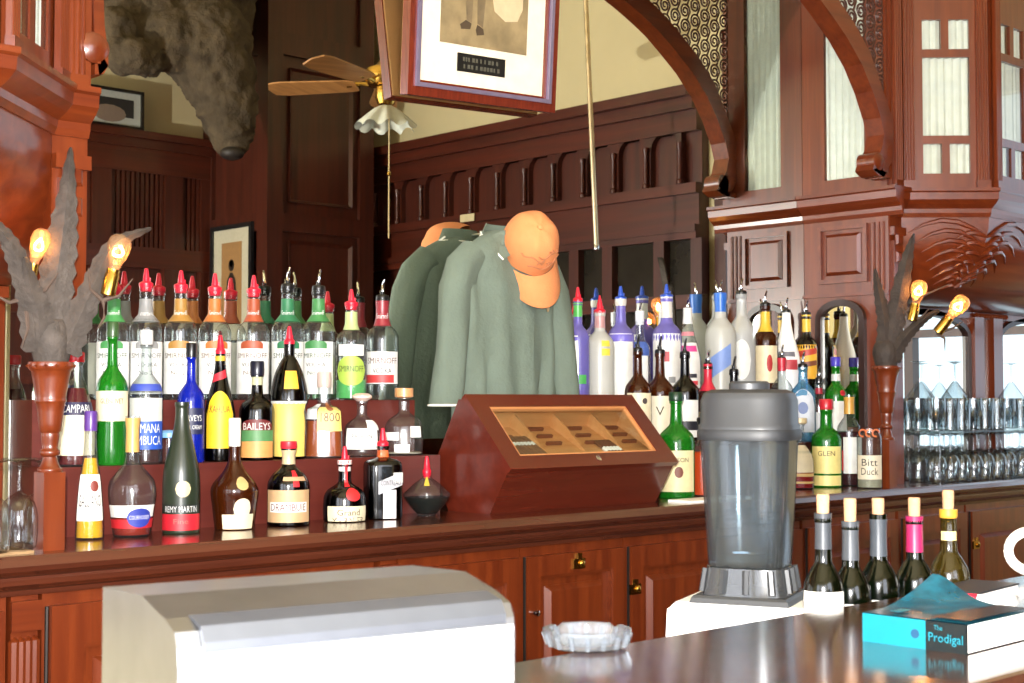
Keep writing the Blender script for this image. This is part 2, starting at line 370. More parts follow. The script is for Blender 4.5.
# cabinets below
def cabinet(px0, px1, label, door=True, latch=None, knob=None, panel=True, fluted=False, hx=.045):
    x0, x1 = onY(px0, 600, -.46).x, onY(px1, 600, -.46).x
    t = thing('base_cabinet', (x0, -.46, 0), label, 'cabinet', 'cabinets under the back counter')
    wd = x1-x0; z1 = 1.0
    MB().box(0, wd, 0, .42, 0, 1.01).build('body', WZ, t)
    if fluted:
        for i in range(4): MB().lathe([(.0, 0), (.012, 0), (.012, .80), (0, .81)], 8, c=((i+.5)*wd/4, 0.0, .12)).build('flute', WZ, t, True)
        MB().box(-.004, wd+.004, -.015, 0, .94, 1.0).build('cap_block', WX, t)
        return t
    a = .012; s = hx; zz0, zz1 = .08, .985
    dd = MB().ring(a, wd-a, zz0, zz1, s, -.02, 0, s*1.2).build('door', WZ, t)
    # bead and raised field
    q0, q1, r0, r1 = a+s, wd-a-s, zz0+s*1.2, zz1-s*1.2
    MB().ring(q0, q1, r0, r1, .008, -.014, 0).build('bead', WX, dd)
    if q1-q0 > .1: MB().cbox(q0+.03, q1-.03, -.016, 0, r0+.03, r1-.03, .014).build('panel', WZ, dd)
    MB().tube([(a*.4, -.012, zz0), (a*.4, -.012, zz1)], .004, 6).build('hinge_pin', IRON, dd)
    for (lx, lz) in latch or []:
        lt = MB().box(lx-.022, lx+.022, -.026, -.02, lz-.014, lz+.014).box(lx-.008, lx+.008, -.028, -.02, lz+.014, lz+.028).build('latch', BRASS, dd)
        MB().lathe([(0, -.012), (.008, -.012), (.010, 0), (.006, .004), (0, .005)], 10, c=(lx+.008, -.03, lz), axis=Matrix.Rotation(PI/2, 3, 'X')).build('latch_knob', BRASS, lt, True)
    for (lx, lz) in knob or []:
        MB().lathe([(0, 0), (.005, 0), (.005, .012), (.009, .018), (.008, .026), (0, .029)], 12, c=(lx, -.02, lz), axis=Matrix.Rotation(PI/2, 3, 'X')).build('knob', CHROME, dd, True)
    return t
cabinet(-170, 6, 'mahogany cabinet door at the far left end of the back counter')
cabinet(11, 38, 'narrow fluted mahogany pilaster under the left lamp pedestal', fluted=True)
cabinet(42, 374, 'widest mahogany cabinet door, behind the steel box', hx=.07)
cabinet(380, 396, 'narrow fluted strip between the two left cabinet doors', fluted=True)
c = cabinet(398, 519, 'mahogany cabinet door below the grey shirt, left of the small door', hx=.05)
c = cabinet(520, 622, 'small mahogany cabinet door with brass latch on its top rail under the humidor', latch=[(.20, .955)], knob=[(.022, .84)])
c = cabinet(624, 800, 'mahogany cabinet door with brass latch on its left stile, left of the blender', latch=[(.022, .865)], hx=.05)
c = cabinet(803, 896, 'mahogany cabinet door behind the grey-capsuled wine bottles', hx=.05)
c = cabinet(899, 965, 'mahogany cabinet door behind the magenta-capsuled wine bottle', hx=.05)
c = cabinet(967, 1060, 'mahogany cabinet door with small latch near the right edge', latch=[(.03, .86)], hx=.05)
# mirror
mi = thing('bar_mirror', (JX0, 0, ZC), 'large wall mirror behind the bottles reflecting the dark panelled room', 'mirror')
MB().box(.0, JX1-JX0, 0, .02, 0, 2.1).build('silvered_glass', MIRROR, mi)
# tiered steps
def steps(x0, x1, label):
    t = thing('tiered_shelf', (x0, 0, ZC), label, 'shelf', 'stepped bottle shelves')
    MB().box(0, x1-x0, -.22, -.002, 0, .154).build('lower_step', WSTEP, t)
    MB().box(0, x1-x0, -.11, -.002, .1545, .304).build('upper_step', WSTEP, t)
steps(JX0+.005, 2.585, 'dark red two-step bottle shelf to the left of the grey shirt')
steps(3.30, JX1-.036, 'dark red two-step bottle shelf to the right of the humidor')
Z1, Z2, Z3 = ZC, ZC+.154, ZC+.304
# arch with scroll fretwork in the plane of the jambs
XM = (JX0+JX1)/2
pxs = [(812, -4), (826, 15), (842, 38), (857, 65), (868, 92), (876, 118), (879.5, 135), (877, 150), (870, 164), (868, 170), (874, 176), (886, 179)]
inner = [(p.x, p.z) for p in (onY(a, b, JY) for a, b in pxs)]
xs0, zs0 = inner[0]
cz = 2.15; bb = .87; aa = (xs0-XM)/math.sqrt(1-((zs0-cz)/bb)**2)
ell = [(XM+aa*math.cos(t), cz+bb*math.sin(t)) for t in [PI/2-(PI/2-math.asin((zs0-cz)/bb))*i/16 for i in range(16)]]
inner = ell+inner
outer = []
for i, p in enumerate(inner):
    a, b = inner[max(i-1, 0)], inner[min(i+1, len(inner)-1)]; d = Vector((b[0]-a[0], b[1]-a[1])).normalized()
    q = (p[0]-d.y*.075, p[1]+d.x*.075) if i > 0 else (p[0], p[1]+.075)
    outer.append((min(max(q[0], p[0]), JX1), q[1] if i < 20 else min(q[1], p[1]+.02)))
arch = thing('mirror_arch', (XM, JY, 2.1), 'broad carved mahogany arch with scroll fretwork spanning the mirror', 'arch')
TA = Matrix.Translation((-XM, -JY, -2.1)); TAm = Matrix.Diagonal((-1, 1, 1, 1))
def left_of(p):
    g = max(0, min(1, (p[1]-2.15)/.85)); return (JX0+(JX1-p[0])*(.2+.8*g), p[1]-LDZ*(1-g))
for inn, out_ in ((inner, outer), ([left_of(p) for p in inner], [left_of(p) for p in outer])):
    MB(TA).strip(inn, out_, JY-.02, JY+.055).build('arch_rail', WX, arch)
    MB(TA).lathe([(0, -.030), (.020, -.029), (.034, -.018), (.034, .055), (0, .055)], 18, c=(inn[-4][0]+(.03 if inn is inner else -.03), JY, inn[-4][1]+.01), axis=Matrix.Rotation(-PI/2, 3, 'X')).build('scroll_boss', WZ, arch, True)
MB(TA).box(JX0+.002, JX1-.002, JY-.03, JY+.09, 3.14, 3.4).build('header', WX, arch)
FRET = pm('fret_wood', (70, 40, 30), .5)
sp = [(.030*(1-.8*i/26)*math.cos(i/26*2*PI*1.8), 0, .030*(1-.8*i/26)*math.sin(i/26*2*PI*1.8)) for i in range(27)]
sp = [(-.01, 0, -.036), (.014, 0, -.032)]+sp
fret = MB().tube(sp, .0038, 5).mesh('scroll', FRET, True)
def arch_z(x):
    for (a, b) in zip(outer[:-1], outer[1:]):
        if a[0] <= x <= b[0] and b[0] > a[0]: return a[1]+(b[1]-a[1])*(x-a[0])/(b[0]-a[0])
    return outer[-1][1]
for sgn in (1, -1):
    for i in range(34):
        for j in range(20):
            x = JX1-.034-i*.060; z = 3.095-j*.060+(.03 if i % 2 else 0)
            if x < XM+.45 or z > 3.115 or x > JX1-.01: continue
            if z < arch_z(x)+.02 or z < 2.42: continue
            o = link('scroll', fret, arch, ((x-XM)*sgn, .012, z-2.1)); o.scale = (sgn, 1, 1)

# side returns, bays, cornices
def glazed(parent, T, panes, u0, u1, z0, z1, flutes=True, curtain=True):
    """frame of strips around rectangular openings, each opening a pane with a gathered curtain behind"""
    us = sorted({u0, u1}|{p[0] for p in panes}|{p[1] for p in panes}); zs = sorted({z0, z1}|{p[2] for p in panes}|{p[3] for p in panes})
    m = MB(T)
    for a, b in zip(us[:-1], us[1:]):
        run = None
        for c, d in zip(zs[:-1], zs[1:]):
            um, zm = (a+b)/2, (c+d)/2
            hole = any(p[0] < um < p[1] and p[2] < zm < p[3] for p in panes)
            if not hole: run = (run[0], d) if run else (c, d)
            if hole or d == zs[-1]:
                if run: m.box(a, b, -.013, .004, run[0], run[1]); run = None
    m.build('frame', WZ, parent)
    for p in panes:
        MB(T).box(p[0], p[1], -.008, -.005, p[2], p[3]).build('pane', PANE, parent)
        n = max(6, int((p[1]-p[0])/.006)); vs = []; 
        for i in range(n+1):
            u = p[0]+(p[1]-p[0])*i/n; y = .006*math.sin(i*1.35+.4*math.sin(i))+.004
            vs += [(u, y, p[2]), (u, y, p[3])]
        MB(T).add(vs, [(2*i, 2*i+2, 2*i+3, 2*i+1) for i in range(n)]).build('curtain', CURTAIN, parent, True, ang=80)
def flute_strip(parent, T, u0, u1, z0, z1):
    n = 4; m = MB(T).box(u0, u1, -.030, -.018, z0, z1)
    for i in range(n):
        u = u0+(i+.5)*(u1-u0)/n; r = (u1-u0)/n*.36
        m.tube([(u, -.030, z0+.03), (u, -.030, z1-.03)], r, 8)
    m.build('fluted_pilaster', WZ, parent)
    MB(T).box(u0-.004, u1+.004, -.04, -.018, z1-.05, z1-.01).build('capital', WX, parent)
    MB(T).box(u0-.004, u1+.004, -.038, -.018, z0, z0+.03).build('plinth', WX, parent)
def cell(u): return [(u+.079, u+.148, 2.23, 2.34), (u+.176, u+.25, 2.23, 2.34), (u+.079, u+.25, 2.37, 2.66), (u+.079, u+.148, 2.69, 2.80), (u+.176, u+.25, 2.69, 2.80)]
CORN = [(0, 2.07), (.006, 2.07), (.012, 2.085), (.014, 2.10), (.035, 2.115), (.05, 2.13), (.052, 2.155), (.06, 2.16), (.06, 2.172), (0, 2.172)]
def arched_mirror(parent, T, u0, u1, z0, zs, rise):
    n = 14; pts = [(u0, z0), (u1, z0)]+[((u0+u1)/2+(u1-u0)/2*math.cos(PI*i/n), zs+rise*math.sin(PI*i/n)) for i in range(n+1)]
    MB(T).prism(pts, -.006, -.004).build('arched_mirror', MIRROR, parent)
    A = pts[2:]; A = [(u1, z0)]+A+[(u0, z0)]
    B = [((u0+u1)/2+(a[0]-(u0+u1)/2)*(1+.024/((u1-u0)/2)), a[1]+(.024*math.sin(PI*max(0, min(n, i-1))/n))) for i, a in enumerate(A)]
    MB(T).strip(A, B, -.02, 0).build('mirror_rim', pm('dark_walnut', (44, 24, 20), .35), parent)
def bay(path, label, side):
    P = [Vector(p) for p in path]
    c0 = P[2] if side > 0 else P[1]
    t = thing('corner_cabinet', (c0.x, c0.y, 0), label, 'cabinet')
    T0 = Matrix.Translation((-c0.x, -c0.y, 0)); Tfull = T0
    if side < 0: T0 = Matrix.Translation((-c0.x, -c0.y, -LDZ))
    inv = lambda T: T0 @ T
    # core behind the glazing
    poly = [(p.x, p.y) for p in P[1:]] if side > 0 else [(p.x, p.y) for p in P[:-1]]
    m = MB(T0); ins = .012; path = path[1:] if side > 0 else path[:-1]
    prof = [(-ins, 2.17), (-ins, 3.4), (-.2, 3.4), (-.2, 2.17)]
    cpath = [(JX1+.06, JY)]+path[1:] if side > 0 else path[:-1]+[(JX0-.06, JY)]
    sweep(cpath, prof, m).build('core', WZ, t)
    m = MB(T0); sweep(path, CORN, m).build('cornice', WX, t)
    m = MB(T0); sweep(path, [(-.02, 3.30), (.02, 3.30), (.03, 3.34), (.06, 3.38), (.06, 3.40), (-.02, 3.40)], m).build('crown_moulding', WX, t)
    # post at the alcove corner
    px0, px1 = (JX1, JX1+.08) if side > 0 else (JX0-.08, JX0)
    m = MB(T0).box(px0, px1, JY, JY+.08, ZC if side > 0 else 1.53+LDZ, 2.07); m.build('corner_post', WZ, t)
    Tp = inv(face_T((px0, JY, 0), (1, 0, 0), (0, -1, 0)))
    MB(Tp).box(.012, .068, -.012, 0, 1.68, 1.98).box(.0, .08, -.02, 0, 2.0, 2.03).build('post_panel', WZ, t)
    for zz in (1.92, 1.985): MB(Tp).cbox(.018, .062, -.022, -.01, zz-.02, zz+.02, .006).build('post_block', WX, t)
    MB(Tp).box(.0, .08, -.012, .01, 2.17, 3.4).build('upper_post', WZ, t)
    flute_strip(t, inv(face_T((px0, JY+.012, 0), (1, 0, 0), (0, -1, 0))), .015, .065, 2.172, 3.0)
    # angled face
    a, b = (P[2], P[3]) if side > 0 else (P[1], P[2]); d = (b-a); L = d.length; d.normalize()
    T = inv(face_T((a.x, a.y, 0), (d.x, d.y, 0), (d.y, -d.x, 0)))
    glazed(t, T, cell(0), .04, L-.04+.0, 2.172, 3.3); flute_strip(t, T, .006, .046, 2.172, 2.98); flute_strip(t, T, L-.046, L-.006, 2.172, 2.98)
    # front face
    a, b = (P[3], P[4]) if side > 0 else (P[0], P[1]); L = (b-a).length; T = inv(face_T((a.x, a.y, 0), (1, 0, 0), (0, -1, 0)))
    n = 4; off = 0 if side > 0 else L-n*.33
    glazed(t, T, [q for i in range(n) for q in cell(off+i*.33)], max(0, off), off+n*.33, 2.172, 3.3)
    for i in range(n): flute_strip(t, T, off+i*.33+.006, off+i*.33+.046, 2.172, 2.98)
    # cove under the overhang
    YL = -.20 if side > 0 else -.15
    if side > 0: up = [(JX1+.08, JY), (P[3].x, P[3].y), (6.44, FY)]; lo = [(JX1+.08, YL), (P[3].x+.02, YL), (6.44, YL)]
    else: up = [(-1.2, FY), (P[1].x, P[1].y), (JX0-.08, JY)]; lo = [(-1.2, YL), (P[1].x-.02, YL), (JX0-.08, YL)]
    K = 12; vs = []
    for i in range(3):
        for j in range(K+1):
            s = j/K; h = math.sin(s*PI/2); v = 1-math.cos(s*PI/2)
            # belly: swells out and curls under
            vs.append((lo[i][0]+(up[i][0]-lo[i][0])*h, lo[i][1]+(up[i][1]-lo[i][1])*h, 1.76+.31*v))
    MB(T0).add(vs, [(i*(K+1)+j, (i+1)*(K+1)+j, (i+1)*(K+1)+j+1, i*(K+1)+j+1) for i in range(2) for j in range(K)]).build('cove', WX, t, True)
    # carved leaf spray on the arris of the cove
    CARV = WX; rnd = random.Random(3); ax = P[3] if side > 0 else P[1]
    def cove_pt(i, a, s, off):
        h = math.sin(s*PI/2); v = 1-math.cos(s*PI/2); q = [Vector((lo[n][0]+(up[n][0]-lo[n][0])*h, lo[n][1]+(up[n][1]-lo[n][1])*h, 1.76+.31*v)) for n in (i, i+1)]
        return q[0].lerp(q[1], a)+Vector((0, -off, -off*.4))
    if side > 0:
        for q in range(7):
            s0 = .40+.075*q; ln = .10+.03*q
            for i, sg in ((0, -1), (1, 1)):
                for curl in (1, .4):
                    pts = []
                    for e in (0, .2, .4, .6, .8, 1):
                        dist = ln*curl*e*1.1; a_ = 1-dist/.33 if i == 0 else dist/1.53
                        pts.append(cove_pt(i, a_, min(.99, max(.05, s0+.16*math.sin(e*2.6)*curl-.05*e)), .003))
                    MB(T0).tube(pts, [.003, .008, .010, .009, .006, .001], 6).build('carved_leaf', CARV, t, True)
    # lower wall with arched mirrors
    x0, x1 = (JX1+.08, 6.44) if side > 0 else (-1.2, JX0-.08)
    MB(T0).box(x0, x1, YL, YL+.03, ZC+(LDZ if side < 0 else 0), 1.76).build('lower_panel', WZ, t)
    Tl = inv(face_T((0, YL, 0), (1, 0, 0), (0, -1, 0)))
    for (q0, q1) in ([(4.78, 5.42), (5.70, 6.34)] if side > 0 else [(.30, .98), (-.6, .05)]):
        arched_mirror(t, Tl, q0, q1, ZC+.06+(LDZ if side < 0 else 0), 1.66, .075)
    for (q0, q1) in ([(5.445, 5.52), (5.60, 5.675)] if side > 0 else [(1.02, 1.1)]):
        MB(Tl).box(q0, q1, -.035, 0, ZC+(LDZ if side < 0 else 0), 1.74).build('mirror_post', WZ, t)
    MB(Tl).box(x0, x1, -.02, 0, 1.735, 1.76).build('bead_rail', WX, t)
    if side > 0:
        for i in range(12): MB(Tl).lathe([(0, -.012), (.009, -.006), (.012, 0), (.009, .006), (0, .012)], 8, c=(5.47+i*.022, -.03, 1.748)).build('bead', WX, t, True)
    return t, T0
bayR, TbR = bay(RPATH, 'tall mahogany corner cabinet with curtained glass panes, right of the mirror', 1)
bayL, TbL = bay(LPATH, 'tall orange-lit mahogany corner cabinet at the left edge of the mirror', -1)
# right return of the alcove
ret = thing('alcove_return', (JX1, 0, ZC), 'narrow mahogany side panel with curtained window joining mirror to corner cabinet', 'panel')
Tr0 = Matrix.Translation((-JX1, 0, -ZC)); Tr = Tr0 @ face_T((JX1, 0, 0), (0, -1, 0), (-1, 0, 0))
W = -JY
sweep([(JX1, -.001), (JX1, JY-.06)], CORN, MB(Tr0)).build('cornice', WY, ret)
MB(Tr).box(0.001, W-.001, .02, .05, ZC, 3.13).build('back_board', WZ, ret)
glazed(ret, Tr, [(.10, .275, 2.225, 3.05)], 0.001, W, 2.172, 3.13)
MB(Tr).box(.001, W-.001, -.006, .02, ZC, 2.07).build('lower_board', WZ, ret)
MB(Tr).box(.07, .285, -.020, -.006, 2.035, 2.05).box(.07, .285, -.020, -.006, 1.835, 1.85).box(.07, .085, -.020, -.006, 1.85, 2.035).box(.27, .285, -.020, -.006, 1.85, 2.035).build('panel_moulding', WX, ret)
MB(Tr).cbox(.10, .255, -.020, -.006, 1.865, 2.02, .012).build('raised_panel', WZ, ret)
for i in range(3): MB(Tr).tube([(.305+i*.02, -.008, 1.80), (.305+i*.02, -.008, 2.05)], .008, 8).build('flute', WZ, ret, True)
MB(Tr).box(.001, W, -.016, -.006, 1.785, 1.797).build('dado_rail', WX, ret)
arched_mirror(ret, Tr @ Matrix.Translation((0, -.006, 0)), .085, .25, 1.3, 1.70, .05)
# ================================================================== BOTTLES
PROF = {
 'vodka': [(0,0),(.9,0),(1,.015),(1,.60),(.98,.64),(.78,.70),(.48,.745),(.40,.78),(.37,.93),(.37,.955),(.42,.96),(.42,1)],
 'cone':  [(0,0),(.95,0),(1,.02),(1,.3),(.93,.5),(.62,.72),(.36,.85),(.34,.96),(.4,.965),(.4,1)],
 'slim':  [(0,0),(.95,0),(1,.015),(.96,.2),(.78,.5),(.5,.75),(.42,.9),(.42,1)],
 'wine':  [(0,0),(.93,0),(1,.02),(1,.58),(.93,.65),(.62,.72),(.42,.76),(.38,.95),(.42,.955),(.42,1)],
 'burg':  [(0,0),(.95,0),(1,.02),(1,.36),(.94,.48),(.70,.64),(.44,.79),(.34,.9),(.34,.96),(.38,.97),(.38,1)],
 'bulb':  [(0,0),(.72,0),(.78,.02),(.9,.2),(1,.36),(.93,.46),(.62,.54),(.34,.61),(.27,.72),(.27,.97),(.31,.975),(.31,1)],
 'bell':  [(0,0),(.78,0),(.82,.02),(.92,.25),(1,.44),(.9,.53),(.5,.66),(.28,.78),(.24,.86),(.24,1)],
 'squat': [(0,0),(.95,0),(1,.02),(1,.5),(.97,.56),(.75,.66),(.42,.74),(.3,.80),(.3,.96),(.36,.965),(.36,1)],
 'dome':  [(0,0),(.9,0),(.97,.02),(1,.2),(.97,.42),(.8,.55),(.45,.64),(.3,.7),(.28,.96),(.33,.965),(.33,1)],
 'block': [(0,0),(.95,0),(1,.02),(1,.72),(.93,.78),(.6,.82),(.3,.85),(.28,.96),(.33,.965),(.33,1)],
 'flask': [(0,0),(.38,0),(.4,.03),(.62,.15),(.9,.35),(1,.46),(1,.52),(.85,.60),(.5,.78),(.2,.9),(.15,.97),(.19,1)],
 'tequila': [(0,0),(.85,0),(.95,.03),(1,.25),(.95,.5),(.75,.62),(.4,.7),(.27,.76),(.27,.95),(.32,.96),(.32,1)],
 'waist': [(0,0),(.85,0),(.9,.02),(.92,.32),(.85,.44),(1,.5),(.98,.57),(.75,.74),(.42,.86),(.28,.9),(.28,1)],
 'whisky': [(0,0),(.94,0),(1,.02),(1,.56),(.9,.64),(.55,.71),(.34,.76),(.3,.96),(.36,.965),(.36,1)],
 'tall':  [(0,0),(.95,0),(1,.02),(1,.60),(.92,.68),(.55,.76),(.38,.8),(.35,.96),(.4,.965),(.4,1)],
 'taper': [(0,0),(.95,0),(1,.02),(1,.42),(.88,.55),(.52,.75),(.34,.9),(.32,1)],
 'trap':  [(0,0),(.95,0),(1,.02),(.9,.62),(.84,.68),(.42,.72),(.34,.76),(.34,1)],
 'jar':   [(0,0),(.95,0),(1,.03),(1,.84),(.9,.9),(.86,.92),(.86,1)],
}
RED = pm('red_plastic', (205, 22, 48), .35); BLUEP = pm('blue_plastic', (30, 70, 170), .3); CORKM = pm('cork', (190, 146, 110), .85, bump=.3, bscale=200)
def colmat(c, rough=.5): return pm('paper_%02x%02x%02x' % tuple(c), tuple(v*.88 for v in c), rough, var=.05, scale=60)
def inkmat(c): return colmat(c if min(c) > 190 else tuple(int(v*.5) for v in c))
GL = {'clear': shell('bottle_clear', (236, 240, 240), .55, .045, body=.01), 'green': shell('bottle_green', (44, 165, 44), .4, .05, body=.25), 'dgreen': shell('bottle_dark_green', (30, 62, 22), .4, .05, body=.03),
      'brown': shell('bottle_brown', (104, 46, 14), .4, .05, body=.2), 'dark': shell('bottle_dark', (26, 14, 10), .5, .05), 'cobalt': shell('bottle_cobalt', (26, 50, 205), .4, .05, body=.3),
      'frost': frosted('bottle_frosted', (214, 214, 208), .55), 'etch': frosted('bottle_etched', (224, 226, 226), .4), 'white': pm('bottle_white', (236, 238, 240), .25, var=.02),
      'matte': pm('bottle_satin_green', (34, 42, 30), .3), 'violet': shell('bottle_violet', (160, 150, 232), .5, .06, body=.3), 'sky': shell('bottle_sky', (120, 190, 225), .45, .06, body=.2), 'olive': shell('bottle_olive', (140, 120, 36), .4, .06, body=.06)}
LIQ = {}
def liqmat(c):
    k = 'liquid_%02x%02x%02x' % tuple(c)
    return shell(k, c, .8, .03, body=.5)
ROWS = {1: (-.30, Z1), 2: (-.165, Z2), 3: (-.055, Z3)}
def radial(prof, z):
    for a, b in zip(prof[:-1], prof[1:]):
        if a[1] <= z <= b[1] and b[1] > a[1]: return a[0]+(b[0]-a[0])*(z-a[1])/(b[1]-a[1])
    return prof[-1][0]
def sect(a, sq, ry):
    ca, sa = math.cos(a), math.sin(a); q = 1.0 if sq == 2.0 else (abs(ca)**sq+abs(sa)**sq)**(-1/sq)
    return q*ca, q*sa*ry
def patch(prof, sq, ry, z0, z1, half, at, off, shape='rect', n=None, nz=6):
    """a label hugging the glass; at = turn from the front in degrees"""
    z0 = max(z0, .003); h = math.radians(half); n = n or max(12 if shape in ('oval', 'arch') else 4, int(half/7)); vs = []; fs = []
    for i in range(n+1):
        t = -1+2*i/n; a = -PI/2+math.radians(at)+h*t
        lo, hi = z0, z1
        if shape == 'oval': m_ = (z0+z1)/2; e = (z1-z0)/2*math.sqrt(max(0, 1-t*t)); lo, hi = m_-e, m_+e
        if shape == 'arch': hi = z0+(z1-z0)*(.6+.4*math.sqrt(max(0, 1-t*t)))
        if shape == 'slant': lo += (z1-z0)*.35*t; hi += (z1-z0)*.35*t
        for j in range(nz+1):
            z = lo+(hi-lo)*j/nz; r = radial(prof, z); x, y = sect(a, sq, ry)
            l = math.hypot(x, y); vs.append((r*x+off*x/l, r*y+off*y/l, z))
    fs = [(i*(nz+1)+j, (i+1)*(nz+1)+j, (i+1)*(nz+1)+j+1, i*(nz+1)+j+1) for i in range(n) for j in range(nz)]
    return MB().add(vs, fs)
def wrap_text(s, prof, sq, ry, zc, ht, half, at, off):
    vs, fs = text_polys(s); h = math.radians(half); out = []
    for x, y in vs:
        a = -PI/2+math.radians(at)+2*h*x; z = zc+y*ht; r = radial(prof, z); cx, cy = sect(a, sq, ry); l = math.hypot(cx, cy)
        out.append((r*cx+off*cx/l, r*cy+off*cy/l, z))
    return MB().add(out, fs)
CAPH = {'red': .046, 'bluep': .046, 'redbig': .052, 'metal': .055, 'black': .05, None: 0}
def pourer(kind, r, t, H):
    if kind in ('red', 'bluep', 'redbig'):
        m = BLUEP if kind == 'bluep' else RED; k = 1.25 if kind == 'redbig' else 1
        p = MB().lathe([(r*.8, -.012), (r*1.02, 0), (r*1.05, .008), (r*.95, .010), (.0085*k, .014), (.0075*k, .026), (.0045*k, .044), (.002, .046*k)], 12).build('pour_spout', m, t, True, (0, 0, H))
        MB().tube([(r*.5, 0, .008), (r*.55, 0, .022)], .0022, 6).build('air_tube', m, p)
    elif kind in ('metal', 'black'):
        p = MB().lathe([(r*.7, -.012), (r*.98, 0), (r*1.0, .006), (r*.9, .012), (.006, .015), (.0055, .022)], 12).build('pour_collar', BLACK, t, True, (0, 0, H))
        MB().tube([(0, 0, .012), (0, 0, .026), (.002, -.002, .042), (.006, -.005, .056)], [.0052, .0045, .0036, .0026], 8).build('pour_spout', CHROME if kind == 'metal' else BLACK, p, True)
        MB().tube([(-.006, .002, .01), (-.007, .002, .026)], .0018, 6).build('air_tube', CHROME, p)
def bottle(px, row, kind, w, top, glass, label, cap='metal', liq=None, labels=(), neck=None, sq=2.0, ry=1.0, turn=0, Y=None, z=None, name='liquor_bottle', group=None, capspec=None, base_y=None):
    """px: centre, w: width, top: top edge of the whole, all as read off the photo; row gives the shelf it stands on"""
    Yr, zb = ROWS[row] if row else (Y, z)
    if Y is not None: Yr = Y
    x = onY(px, 400, Yr).x; dep = (Vector((x, Yr, zb))-CAM).dot(FWD); R = w/2*dep/F_PX
    pz = lambda y: onY(px, y, Yr).z-zb
    ch = CAPH.get(cap, 0) if not capspec else capspec[1]
    H = pz(top)-ch
    t = thing(name, (x, Yr, zb), label, 'bottle' if name != 'storage_jar' else 'jar', group or {1: 'bottles on the back counter', 2: 'bottles on the lower step', 3: 'bottles on the upper step'}.get(row), to_cam(x, Yr)+math.radians(turn))
    prof = smooth_prof([(a*R, b*H) for a, b in PROF[kind]])
    MB().lathe(prof, 24, sq, ry).build('glass', GL[glass], t, True, ang=60)
    if liq:
        f = pz(liq[1]); ins = [(max(0, r-.003), max(.005, zz)) for r, zz in prof if zz < f]+[(max(.002, radial(prof, f)-.003), f), (0, f)]
        MB().lathe(ins, 20, sq, ry).build('liquid', liqmat(liq[0]), t, True, ang=60)
    for L in labels:
        y0, y1, half, c = L[:4]; ex = L[4] if len(L) > 4 else {}
        at = ex.get('at', 0)
        lb = patch(prof, sq, ry, pz(y1), pz(y0), half, at, ex.get('off', .0007), ex.get('shape', 'rect')).build(ex.get('name', 'label'), colmat(c, ex.get('rough', .5)), t, True)
        for (s, yc, hp, tc, frac) in ex.get('text', ()):
            wrap_text(s, prof, sq, ry, pz(yc), hp*dep/F_PX, half*frac, at, ex.get('off', .0007)+.0006).build('lettering', inkmat(tc), lb)
    if neck:
        c, y0, y1 = neck[:3]
        lb = patch(prof, sq, ry, pz(y1), pz(y0), 180, 0, .0006, n=20, nz=3).build('neck_label', colmat(c, .35), t, True)
        for s in neck[3:]: wrap_text(s, prof, sq, ry, pz((y0+y1)/2+3), 6*dep/F_PX, 60, 0, .0012).build('lettering', colmat((240, 240, 240)), lb)
    rn = radial(prof, H*.995)
    if capspec:
        k, hh, c = capspec[:3]; mc = c if not isinstance(c, tuple) else colmat(c, .3)
        if k == 'cyl': MB().lathe([(rn*1.06, -hh*.15), (rn*1.1, 0), (rn*1.1, hh*.9), (rn*1.0, hh), (0, hh)], 16).build('cap', mc, t, True, (0, 0, H))
        if k == 'ball': MB().lathe([(rn*.9, 0), (rn*1.1, .003), (rn*1.75, hh*.4), (rn*1.75, hh*.65), (rn*1.1, hh*.95), (0, hh)], 16).build('stopper', mc, t, True, (0, 0, H))
        if k == 'cork': MB().lathe([(rn*.9, -.004), (rn*1.5, 0), (rn*1.5, hh*.95), (rn*1.4, hh), (0, hh)], 16).build('stopper', mc, t, True, (0, 0, H))
    else: pourer(cap, rn, t, H)
    return t
W_ = (238, 238, 234); CRM = (236, 224, 190)
# ---- upper step, left of the shirt
def ornate(c, y0=342, y1=394):
    return [(y0, y1, 75, W_, {'at': 180, 'name': 'back_label'}), (y0, y1, 70, W_, {'text': [('SMIRNOFF', y0+14, 5, c, .8), ('VODKA', y0+23, 4, (60, 60, 70), .5), ('No 21', y0+31, 4, c, .4)]}), (y0-1, y0+7, 40, c, {'off': .0012, 'name': 'label_band', 'shape': 'arch'})]
top_left = [(113, 272, 'red', (70, 150, 80), 'green-necked', 'behind the green whisky bottle'), (145, 268, 'red', (150, 150, 150), 'silver-necked', 'right of the bare bulb'),
            (180, 270, 'red', (176, 130, 60), 'tan-necked', 'third from the left lamp'), (214, 273, 'red', (196, 116, 52), 'orange-necked', 'below the reflected portrait'),
            (253, 275, 'red', (170, 78, 44), 'rust-necked', 'behind the cream liqueur'), (287, 268, 'metal', (44, 120, 78), 'teal-necked', 'behind the waisted brown bottle'),
            (318, 270, 'metal', (66, 136, 74), 'green-necked', 'second from the right of its row')]
for i, (px, top, cap, c, cn, where) in enumerate(top_left):
    bottle(px, 3, 'vodka', 33, top, 'clear', 'clear vodka bottle, %s, with %s pourer, %s' % (cn, 'red' if cap == 'red' else 'metal', where), cap, labels=ornate(c), neck=(c, 299, 322, 'Smirnoff'), turn=(-8, 6, -4, 9, -6, 4, -10)[i])
bottle(351, 3, 'vodka', 32, 289, 'clear', 'vodka bottle with lime green label and green base, red pourer', 'red', liq=((120, 220, 130), 380), labels=[(345, 356, 50, W_), (356, 386, 58, (176, 205, 84), {'shape': 'oval', 'text': [('SMIRNOFF', 369, 6, (30, 80, 40), .8)]})], neck=((190, 206, 140), 312, 330))
